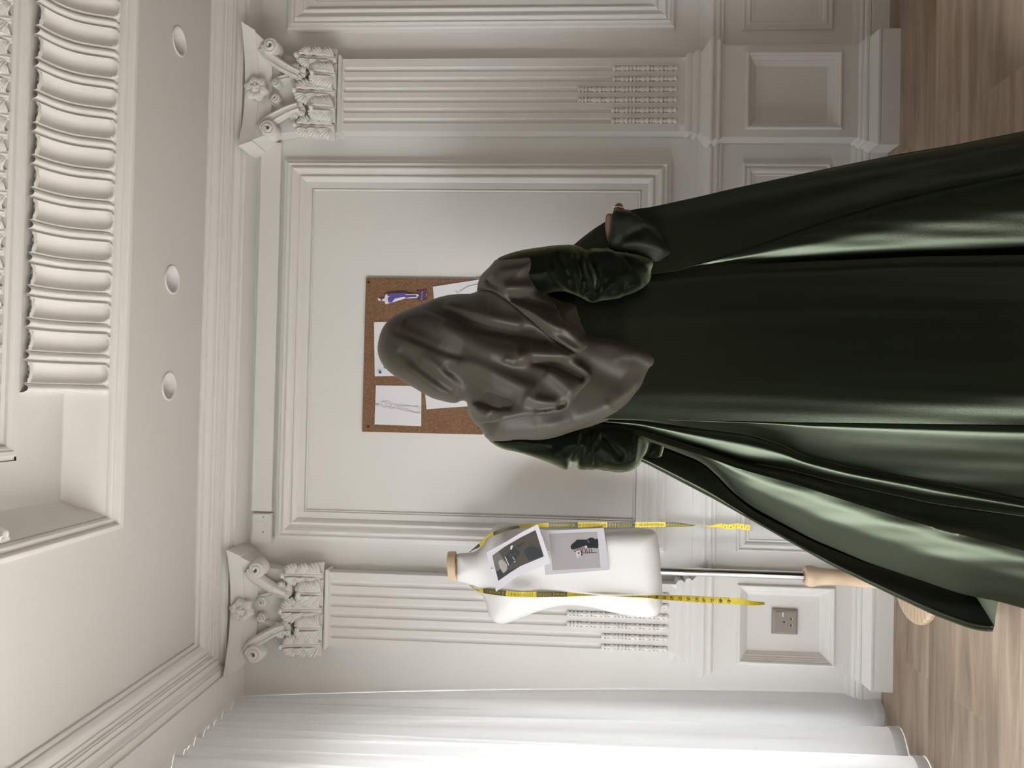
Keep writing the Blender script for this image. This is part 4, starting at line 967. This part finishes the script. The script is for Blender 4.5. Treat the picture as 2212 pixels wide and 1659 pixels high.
# painted paper figure and the card under it
g1 = cropxy(805, 610, 17.015)
c = at(*g1([(850, 560)])[0], YC-.008)
fig = empty('paper_figure', c, 'cut-out fashion figure in a purple dress pinned to the cork board', 'paper cut-out')
yf = lambda x, y: YC-.004-.010*math.sin(PI*min(1, max(0, (x-815)/90)))
decal('cutout', [g1([(185, 590), (215, 565), (250, 590), (280, 610), (360, 605), (430, 590), (470, 450), (500, 425), (840, 395), (1150, 370), (1270, 400), (1230, 432), (1590, 420), (1660, 430), (1700, 490), (1650, 525), (1640, 565), (1200, 590), (700, 745), (480, 800), (450, 760), (440, 690), (370, 690), (280, 690), (215, 670)])], yf, 0, PAPER, fig, 3)
decal('painted_dress', [g1([(490, 440), (560, 425), (840, 397), (1150, 373), (1265, 402), (1190, 450), (1235, 470), (1590, 452), (1625, 535), (1380, 548), (1200, 572), (1170, 530), (820, 590), (705, 738), (590, 745), (550, 640), (560, 560), (625, 515), (560, 490)])], yf, .0006, PURPLE, fig, 3)
decal('painted_hair', [g1([(285, 600), (330, 585), (365, 640), (330, 690), (260, 690), (300, 655)])], yf, .0006, INK, fig, 3)
cc = g1([(1620, 285), (2000, 248), (2005, 652), (1640, 660)])
card = empty('plum_card', at(*np.mean(cc, axis=0), YC-.001), 'small plum-coloured card with white lettering beneath the purple paper figure', 'card')
sheet('card', cc, yc, CARD, card, .001, .0008, (4, 4))
def flat_text(name, txt, px, py, size, ux, uy, Yfn, off, m, parent):
    """lettering standing in the plane facing the room: ux = measured direction of the line of text"""
    V, f = text_tris(txt, size); ux = np.array(ux, float); uy = np.array(uy, float)
    P = np.array([px, py])+V[:, :1]*ux+V[:, 1:]*uy; Y = np.array([Yfn(x, y) for x, y in P])-off
    return at_arr(P, Y), f
v, f = flat_text('t', 'BurJuman', *g1([(1805, 485)])[0], 4.4, (.03, -1), (-1, -.03), yc, .0016, CARDTXT, card); mesh('lettering', v, f, CARDTXT, card, recalc=False)
mb = MB()
for a, b_, y0, y1 in ((1838, 1852, 330, 385), (1958, 1974, 400, 525)):
    q = g1([(a, y0), (b_, y0), (b_, y1), (a, y1)]); mb.add(at_arr(q, np.full(4, YC-.0030)), [(0, 1, 2, 3)])
mb.build('small_print', CARDTXT, card, recalc=False)
def pin(px, py, Y, m, label, group='push pins', r_=.0045):
    p = at(px, py, Y); v, f = lathe([(r_*.35, .004), (r_*.35, -.001), (r_*.95, -.002), (r_*1.0, -.0035), (r_*.55, -.005), (r_*.60, -.009), (r_*.95, -.011), (r_*.8, -.0125), (.0004, -.0128)], p, 'y', 14)
    o = mesh('push_pin', v, f, m, None, smooth=True, sharp=40); tag(o, label, 'pin', group)
pin(821.8, 804.4, YC-.0035, PINB, 'blue push pin in the corner of the sheet by the headscarf')
pin(833.5, 793.0, YC-.0035, PINT, 'teal push pin half hidden by the edge of the headscarf', r_=.006)
pin(814.5, 877.0, YC-.003, PINW, 'white push pin over the head of the pencil figure')

# ------------------------------------------------------------------ dress form
YM = 2.475
form = empty('dress_form', (-.535, YM, 0), 'white dress form on a chrome pole and beech stand, in front of the curtain-side pilaster', 'dress form')
FO = [(985, 1196), (1001, 1194.5), (1017, 1194), (1029, 1190), (1040, 1181), (1052, 1163), (1061, 1146), (1068, 1136), (1078, 1132), (1092, 1132), (1112, 1138), (1140, 1144), (1165, 1150), (1190, 1154), (1220, 1154), (1260, 1149), (1310, 1144), (1370, 1141), (1402, 1142), (1414, 1146), (1420, 1158), (1425, 1190), (1429, 1234), (1431, 1280), (1430.5, 1305), (1427, 1322), (1420, 1330), (1403, 1334), (1375, 1333), (1325, 1324), (1291, 1315), (1258, 1308.5), (1224, 1307), (1191, 1312), (1157.5, 1322), (1124, 1335), (1100, 1345), (1083, 1348), (1068, 1345), (1058, 1335), (1053, 1318), (1047, 1298), (1040, 1281), (1030, 1270), (1016, 1264), (1000, 1259), (984, 1255), (980, 1245), (981, 1215)]
def bust(V):
    g = lambda cx, cy, sx, sy, a: a*np.exp(-((V[:, 0]-cx)/sx)**2-((V[:, 1]-cy)/sy)**2)
    return g(1128, 1278, 34, 26, .034)+g(1128, 1190, 34, 28, .034)-g(1045, 1230, 26, 60, .020)-g(1240, 1235, 50, 90, .012)+g(1370, 1235, 60, 80, .012)-g(1000, 1225, 30, 40, .018)
torso, (FV, FH, FY) = blob('torso', FO, YM, .075, .060, FOAM, form, step=7, Tb=.055, extra=bust, smooth_it=2)
FD = FY-FH
def front(x, y):
    d2 = (FV[:, 0]-x)**2+(FV[:, 1]-y)**2; k = np.argsort(d2)[:6]; w = 1/(d2[k]+2)
    return float((FD[k]*w).sum()/w.sum())
def rotv(v, c, ang):
    V = np.array(v)-np.array(c); ca, sa = math.cos(ang), math.sin(ang); return np.stack([V[:, 0]*ca-V[:, 2]*sa, V[:, 1], V[:, 0]*sa+V[:, 2]*ca], 1)+np.array(c)
c = at(978, 1223, YM); v, f = lathe([(.002, -.013), (.044, -.013), (.0465, -.0115), (.0475, .009), (.0465, .0115), (.044, .0125), (.002, .0125)], c, 'z', 36); mesh('neck_cap', rotv(v, c, .10), f, BEECH, form, smooth=True, sharp=30)
zt = at(1740, 1243, YM)[2]; px_, py_ = -.538, YM
v, f = lathe([(.0125, zt-.01), (.0125, .90)], (px_, py_, 0), 'z', 24); mesh('pole', v, f, CHROME, form, smooth=True, sharp=40)
st = [(.012, zt-.012), (.014, zt+.004), (.022, zt+.006), (.029, zt+.002), (.0325, zt-.008), (.0335, zt-.020), (.030, zt-.032), (.0262, zt-.048), (.0248, zt-.070), (.0252, zt-.105), (.0275, zt-.150), (.0310, zt-.200), (.0350, zt-.250), (.040, zt-.295), (.050, .030), (.070, .022)]
v, f = lathe([p for p in st], (px_, py_, 0), 'z', 36); mesh('stand', v, f, BEECH, form, smooth=True, sharp=40)
v, f = lathe([(.010, .024), (.127, .024), (.138, .021), (.143, .014), (.143, .004), (.141, 0), (.01, 0)], (px_+.008, py_, .001), 'z', 56); mesh('base', v, f, BEECH, form, smooth=True, sharp=30)

# photo prints pinned to the form
def plane_for(corners, clear):
    c = np.array(corners, float); lo, hi = c.min(0), c.max(0)
    G = np.array([(x, y) for x in np.linspace(lo[0], hi[0], 9) for y in np.linspace(lo[1], hi[1], 9)]); G = G[inside(G, c) & inside(G, np.array(FO))]
    d = np.array([front(x, y) for x, y in G]); A = np.c_[np.ones(len(G)), G[:, 0]-lo[0], G[:, 1]-lo[1]]; k = np.linalg.lstsq(A, d, rcond=None)[0]
    k[0] += min(0, (d-A @ k).min())-clear
    return lambda x, y: float(k[0]+k[1]*(x-lo[0])+k[2]*(y-lo[1]))
c2 = [(1169, 1147), (1303.8, 1140.5), (1317.2, 1230.9), (1178, 1242)]; p2 = plane_for(c2, .009)
ph2 = empty('photo_print', at(*np.mean(c2, axis=0), p2(1240, 1190)), 'photo print of a black-clad person on a stool, pinned to the dress form waist', 'photo', 'photo prints on the dress form')
sheet('print', c2, p2, PHOTOPAPER, ph2, .002, .0006)
g3 = cropxy(1170, 1130, 13.825); MT = [PH_BACK]
decal('picture', [g3([(230, 325), (1660, 265), (1760, 1330), (330, 1415)])], p2, .0009, PH_BACK, ph2, 14)
def picture_bits(name, bits, Yfn, g, parent, off=.0014):
    mb = MB(); ms = []
    for m, poly in bits:
        if m not in ms: ms.append(m)
        q = np.array(g(poly)); V, f = tri_region(q, 9); Y = np.array([Yfn(x, y) for x, y in V]); off += .00006
        mb.add(at_arr(V, Y-off), f, ms.index(m))
    return mb.build(name, ms, parent, recalc=False)
bits = [(PH_DARK, [(860, 700), (900, 630), (990, 560), (1050, 495), (1340, 495), (1400, 460), (1480, 430), (1560, 450), (1600, 490), (1660, 455), (1690, 520), (1700, 660), (1680, 755), (1560, 740), (1330, 740), (1260, 690), (1060, 760), (960, 790), (890, 785)]),
        (PH_SKIN, [(1000, 800), (1080, 770), (1180, 720), (1290, 720), (1310, 760), (1180, 800), (1040, 835)]), (PH_WHITE, [(1280, 680), (1350, 670), (1362, 740), (1310, 745)]),
        (PH_SKIN, [(1355, 500), (1385, 510), (1420, 560), (1408, 600), (1390, 570)]),
        (PH_WHITE, [(1010, 840), (1160, 830), (1210, 990), (1060, 1035)]), (PH_GREY, [(1070, 870), (1130, 865), (1140, 915), (1085, 920)]), (PH_GREY, [(1100, 970), (1130, 965), (1135, 1000), (1105, 1003)]),
        (PH_DARK, [(1155, 825), (1200, 815), (1222, 940), (1200, 990), (1165, 950), (1190, 920)]), (PH_DARK, [(975, 820), (1010, 815), (1020, 860), (985, 870)]),
        (PH_DARK, [(1230, 895), (1650, 872), (1650, 888), (1230, 908)])]+[(PH_DARK, [(a, 755), (a+16, 755), (a+28, 895), (a+12, 895)]) for a in (1215, 1290, 1340, 1410, 1478)]
picture_bits('seated_figure', bits, p2, g3, ph2)
c1 = [(1050.8, 1193.3), (1161.5, 1132.3), (1189.6, 1216.9), (1071.8, 1278.3)]; p1 = plane_for(c1, .019)
ph1 = empty('photo_print', at(*np.mean(c1, axis=0), p1(1118, 1205)), 'dark photo print of a camera and chair tilted across the dress form chest', 'photo', 'photo prints on the dress form')
g2 = cropxy(1040, 1120, 9.757)
out1 = g2([(105, 715), (500, 500), (830, 300), (1185, 120), (1300, 440), (1460, 945), (1150, 1060), (960, 1130), (780, 1210), (620, 1310), (310, 1545), (200, 1090)])
decal('print', [resample(np.array(out1), 4)], p1, 0, PHOTOPAPER, ph1, 8, .0006)
decal('picture', [resample(np.array(g2([(230, 785), (500, 590), (830, 400), (1140, 245), (1230, 530), (1315, 800), (1050, 910), (820, 1005), (600, 1145), (355, 1315), (290, 1050)])), 4)], p1, .0006, PH_WOOD, ph1, 10)
bits = [(PH_GREY, [(235, 785), (360, 700), (540, 960), (320, 1120), (280, 950)]), (PH_DARK, [(315, 1130), (420, 1060), (470, 1140), (600, 1080), (820, 1000), (600, 1140), (358, 1310)]),
        (PH_PALE, [(355, 930), (380, 880), (430, 865), (500, 920), (540, 980), (548, 1060), (500, 1130), (455, 1150), (400, 1060)]),
        (PH_DARK, [(600, 690), (660, 560), (720, 620), (800, 690), (815, 760), (760, 800), (720, 900), (590, 990), (490, 800)]), (PH_DARK, [(890, 700), (960, 610), (1060, 580), (1230, 640), (1300, 790), (1000, 900)]),
        (PH_DARK, [(720, 580), (880, 500), (890, 530), (790, 620)]), (PH_WHITE, [(620, 575), (668, 568), (640, 650), (605, 655)]), (PH_WHITE, [(488, 805), (505, 805), (585, 985), (570, 992)]), (PH_WHITE, [(650, 805), (660, 800), (705, 875), (695, 880)]), (PH_WHITE, [(678, 915), (722, 890), (712, 912), (685, 930)]), (PH_GREY, [(590, 745), (625, 755), (605, 785)]), (PH_GREY, [(690, 730), (715, 740), (700, 760)])]
picture_bits('camera_picture', bits, p1, g2, ph1, .0011)
pin(1063, 1229, p1(1063, 1229), PINW, 'white pin holding the tilted dark photo print', 'dressmaking pins', .0022)
pin(1184.8, 1190, min(p2(1184.8, 1190), p1(1184.8, 1190)+.004)-.001, PINW, 'white pin holding the photo print of the seated figure', 'dressmaking pins', .0022)

# ------------------------------------------------------------------ tape measure hung round the neck of the form
def tape():
    def fr(x, y, g=.010):
        return (front(min(1424, x), min(1328, max(1146, y)))-g)
    #       x, y, width px, turn (rad)
    lf = [(1652, 1303.5, 9, 1.0), (1640, 1303.5, 9, .6), (1622, 1303, 11, .35), (1605, 1300, 13, .1), (1585, 1298, 14, 0), (1560, 1297, 14, .0), (1530, 1296, 14, .1), (1500, 1294, 14, .15), (1470, 1292, 13.5, .3), (1440, 1291, 12, .5), (1415, 1289.5, 12, .85), (1390, 1288, 12, 1.1), (1360, 1287.5, 12, 1.2), (1330, 1287, 12, 1.4), (1300, 1285.5, 12, 1.52), (1270, 1284.5, 12, 1.15), (1240, 1284, 12, .8), (1215, 1283.5, 12, .35), (1190, 1283.5, 12, .15), (1160, 1284, 12, .1), (1130, 1284.5, 12, .1), (1100, 1283, 12, .1), (1075, 1280, 12, .1), (1055, 1277, 12, .15), (1042, 1275.5, 12, .35), (1032, 1273, 12, .8)]
    pts = [(x, y, fr(x, y) if x < 1424 else fr(1424, y)-.002, w, a) for x, y, w, a in lf]
    pts += [(1022, 1269, YM-.010, 12, 1.3), (1012, 1262, YM+.045, 12, 1.5), (1008, 1243, YM+.078, 12, 1.5), (1008, 1213, YM+.078, 12, 1.5), (1015, 1191, YM+.050, 12, 1.5), (1028, 1183.5, YM-.012, 12, 1.2)]
    rt = [(1041, 1174.5, 11, .6), (1054, 1161.5, 11, .4), (1070, 1152, 10, .35), (1090, 1144, 9, .5), (1110, 1139.5, 8, .7), (1130, 1137, 7, .8), (1150, 1135.5, 8, .6), (1180, 1134.5, 10, .25), (1210, 1134, 11.5, .05), (1240, 1134, 12, 0), (1270, 1133.5, 12, 0), (1300, 1133.5, 12, .1), (1330, 1133.5, 12, .2), (1360, 1133.5, 12, .25), (1390, 1133.5, 12, .3), (1420, 1132.5, 12, .4), (1440, 1133.5, 12, .55), (1460, 1133, 12, .75), (1480, 1134.5, 12, 1.0), (1497, 1135.5, 12, 1.35), (1512, 1133.5, 12, 1.6), (1524, 1136.5, 12, 1.5), (1540, 1137.5, 12, 1.2), (1556, 1134, 12, .9), (1575, 1139, 12, .55), (1592, 1135, 12, .35), (1608, 1139, 12, .15), (1626, 1140.5, 12.5, .1)]
    pts += [(x, y, fr(x, 1158, .010) if x < 1150 else fr(1160, 1158, .012), w, a) for x, y, w, a in rt]
    P = np.array(pts); P = smooth_poly(P, 2, False)
    d = np.r_[0, np.cumsum(np.hypot(*np.diff(P[:, :2], axis=0).T))]; n = int(d[-1]/3.0); s_ = np.linspace(0, d[-1], n)
    Q = np.stack([np.interp(s_, d, P[:, k]) for k in range(5)], 1)
    t = np.gradient(Q[:, :2], axis=0); t /= np.linalg.norm(t, axis=1)[:, None]; nn = np.stack([-t[:, 1], t[:, 0]], 1)
    half = Q[:, 3]*.5; ca, sa = np.cos(Q[:, 4]), np.sin(Q[:, 4])
    mpx = YM/F
    A = at_arr(Q[:, :2]+nn*(half*ca)[:, None], Q[:, 2]+half*sa*mpx); B = at_arr(Q[:, :2]-nn*(half*ca)[:, None], Q[:, 2]-half*sa*mpx)
    from mathutils.bvhtree import BVHTree
    tw = wloc(torso); bv = BVHTree.FromPolygons([q.co+tw for q in torso.data.vertices], [tuple(q.vertices) for q in torso.data.polygons])
    def clear(M, g):
        out = []
        for p in M:
            lo, no, ix, ds = bv.find_nearest(Vector(p))
            if (Vector(p)-lo).dot(no) < g: p = np.array(lo+no*g)
            out.append(p)
        return np.array(out)
    for _ in range(2): A, B = clear(A, .0045), clear(B, .0045)
    mid = clear((A+B)/2, .0045)-(A+B)/2; A, B = A+mid, B+mid
    dn = np.cross(np.gradient((A+B)/2, axis=0), A-B); dn /= np.linalg.norm(dn, axis=1)[:, None]; th = .0005
    v = np.vstack([A, B, A+dn*th, B+dn*th]); f = []; fm = []
    kx = Q[:, 0]; half_i = int(np.argmin(Q[:, 0]))
    def band(i):
        x = kx[i]
        if i < half_i: 
            return 0 if x > 1228 else (1 if x > 1160 else (0 if x > 1095 else (1 if x > 1046 else 0)))
        e = [1035, 1066, 1121, 1183, 1246, 1309, 1371, 1435, 1500, 1618]
        return [1, 0, 1, 0, 1, 0, 1, 0, 1, 0, 2][sum(x > q for q in e)]
    for i in range(n-1):
        b_ = band(i)
        for q in ((i, i+1, n+i+1, n+i), (2*n+i, 3*n+i, 3*n+i+1, 2*n+i+1), (i, 2*n+i, 2*n+i+1, i+1), (n+i, n+i+1, 3*n+i+1, 3*n+i)): f.append(q); fm.append(b_)
    root = empty('measuring_tape', tuple(v.mean(0)*[1, 1, 0]+np.array([0, 0, v[:, 2].min()])), 'yellow and black dressmaking tape hung around the neck of the dress form', 'measuring tape')
    full = MB(); full.v = [tuple(p) for p in v]; full.f = list(f); full.m = list(fm)
    # printed marks: a line and a figure at each step, inches with numbers at the loose end
    side = np.sign((np.array(at(1560, 1290, 2.3))-np.array(at(1560, 1300, 2.3))).dot(A[10]-B[10]))
    mids = (A+B)/2
    def put(px, which):
        idx = [i for i in range(n) if (i < half_i) == (which == 'l')]; i = min(idx, key=lambda k: abs(kx[k]-px)); i = min(max(1, i), n-2)
        tx = mids[i+1]-mids[i-1]; tx /= np.linalg.norm(tx); 
        if tx[2] > 0: tx = -tx
        up = (A[i]-B[i]); w = np.linalg.norm(up); up = up/w
        if up[0] < 0: up = -up
        nrm = np.cross(tx, up); 
        if nrm[1] > 0: nrm = -nrm
        return mids[i], tx, up, nrm, w
    for name, m, marks in (('printed_figures', INKD, None), ('pale_figures', TAPEY, 1)):
        mb = MB()
        def bar(px, which, y0, y1, wd):
            c_, tx, up, nr, w = put(px, which); o_ = nr*.0011
            q = [c_+tx*a*wd/2+up*w*b2+o_ for a, b2 in ((-1, y0), (1, y0), (1, y1), (-1, y1))]; mb.add(q, [(0, 1, 2, 3)])
        def txt(s, px, which, size, dy=-.12, rot=False):
            c_, tx, up, nr, w = put(px, which); V, fc = text_tris(s, size)
            mb.add([c_+tx*a+up*(b2+dy*w)+nr*.0011 for a, b2 in (V if not rot else np.stack([V[:, 1], -V[:, 0]], 1))], fc)
        if marks is None:
            for k in range(10):
                px = 1417+(1573-1417)*k/9; bar(px, 'l', -.5, .5, .0010); txt(str(70+k), px, 'l', .0135)
                for q in range(1, 8):
                    if k < 9: bar(px+17.33*q/8, 'l', .28 if q % 2 else .12, .5, .0006)
            for k in range(12): bar(1400-17.3*k, 'l', -.2, .4, .0012) if 1400-17.3*k > 1235 else None
            for k in range(9):
                bar(1100+6.4*k, 'l', -.5, .5, .0007); txt(str(19-k), 1103.5+6.4*k, 'l', .0075, 0, True)
            for e0 in (1184, 1310):
                for k in range(10):
                    bar(e0-1+6.2*k if e0 > 1200 else 1247+6.2*k, 'r', -.5, .5, .0007); txt(str(40+k), (e0 if e0 > 1200 else 1248)+3+6.2*k if e0 > 1200 else 1250.5+6.2*k, 'r', .0075, 0, True)
            for k in range(10): bar(1373+6.2*k, 'r', -.5, .5, .0007); txt(str(51+k), 1376+6.2*k, 'r', .0075, 0, True)
            for k in range(5): bar(1560+12*k, 'r', -.1, .5, .0010); txt(str(5-k), 1566+12*k, 'r', .011, -.1)
        else:
            for k in range(7): bar(1050+6.4*k, 'l', -.5, .5, .0006); txt(str(29-k), 1053.5+6.4*k, 'l', .0075, 0, True)
            for k in range(10): bar(1162+6.4*k, 'l', -.5, .5, .0006); txt(str(10+k), 1165+6.4*k, 'l', .0075, 0, True)
            for e0 in (1185, 1311, 1437):
                for k in range(9): bar(e0+6.2*k, 'r', -.5, .5, .0006); txt(str(20+k), e0+3+6.2*k, 'r', .0075, 0, True)
        full.add(mb.v, mb.f, 3 if marks is None else 0)
    full.build('tape', [TAPEY, TAPEK, SOCK, INKD], root, recalc=False)
tape()

# ------------------------------------------------------------------ daylight
wd = bpy.data.worlds.new('sky'); SC.world = wd; wd.use_nodes = True
nt = wd.node_tree; bg = nt.nodes['Background']
tc = nt.nodes.new('ShaderNodeTexCoord'); sp = nt.nodes.new('ShaderNodeSeparateXYZ'); cr = nt.nodes.new('ShaderNodeValToRGB')
nt.links.new(tc.outputs['Generated'], sp.inputs[0]); mr = nt.nodes.new('ShaderNodeMapRange'); mr.inputs[1].default_value = -1; mr.inputs[2].default_value = 1
nt.links.new(sp.outputs['Z'], mr.inputs[0]); nt.links.new(mr.outputs[0], cr.inputs[0]); nt.links.new(cr.outputs[0], bg.inputs['Color'])
e = cr.color_ramp.elements; e[0].position = .40; e[0].color = (.24, .23, .21, 1); e[1].position = .62; e[1].color = (.93, .97, 1.0, 1)
bg.inputs['Strength'].default_value = 36.0
pl = bpy.data.lights.new('window_portal', 'AREA'); pl.shape = 'RECTANGLE'; pl.size = WZ1-WZ0; pl.size_y = WY1-WY0; pl.cycles.is_portal = True
po = bpy.data.objects.new('window_portal', pl); COL.objects.link(po); po.location = (XL-.19, (WY0+WY1)/2, (WZ0+WZ1)/2); po.rotation_euler = (0, -PI/2, 0)
SC.view_settings.view_transform = 'Standard'; SC.view_settings.look = 'None'; SC.view_settings.gamma = 1; SC.view_settings.use_curve_mapping = False
SC.view_settings.exposure = 0.14
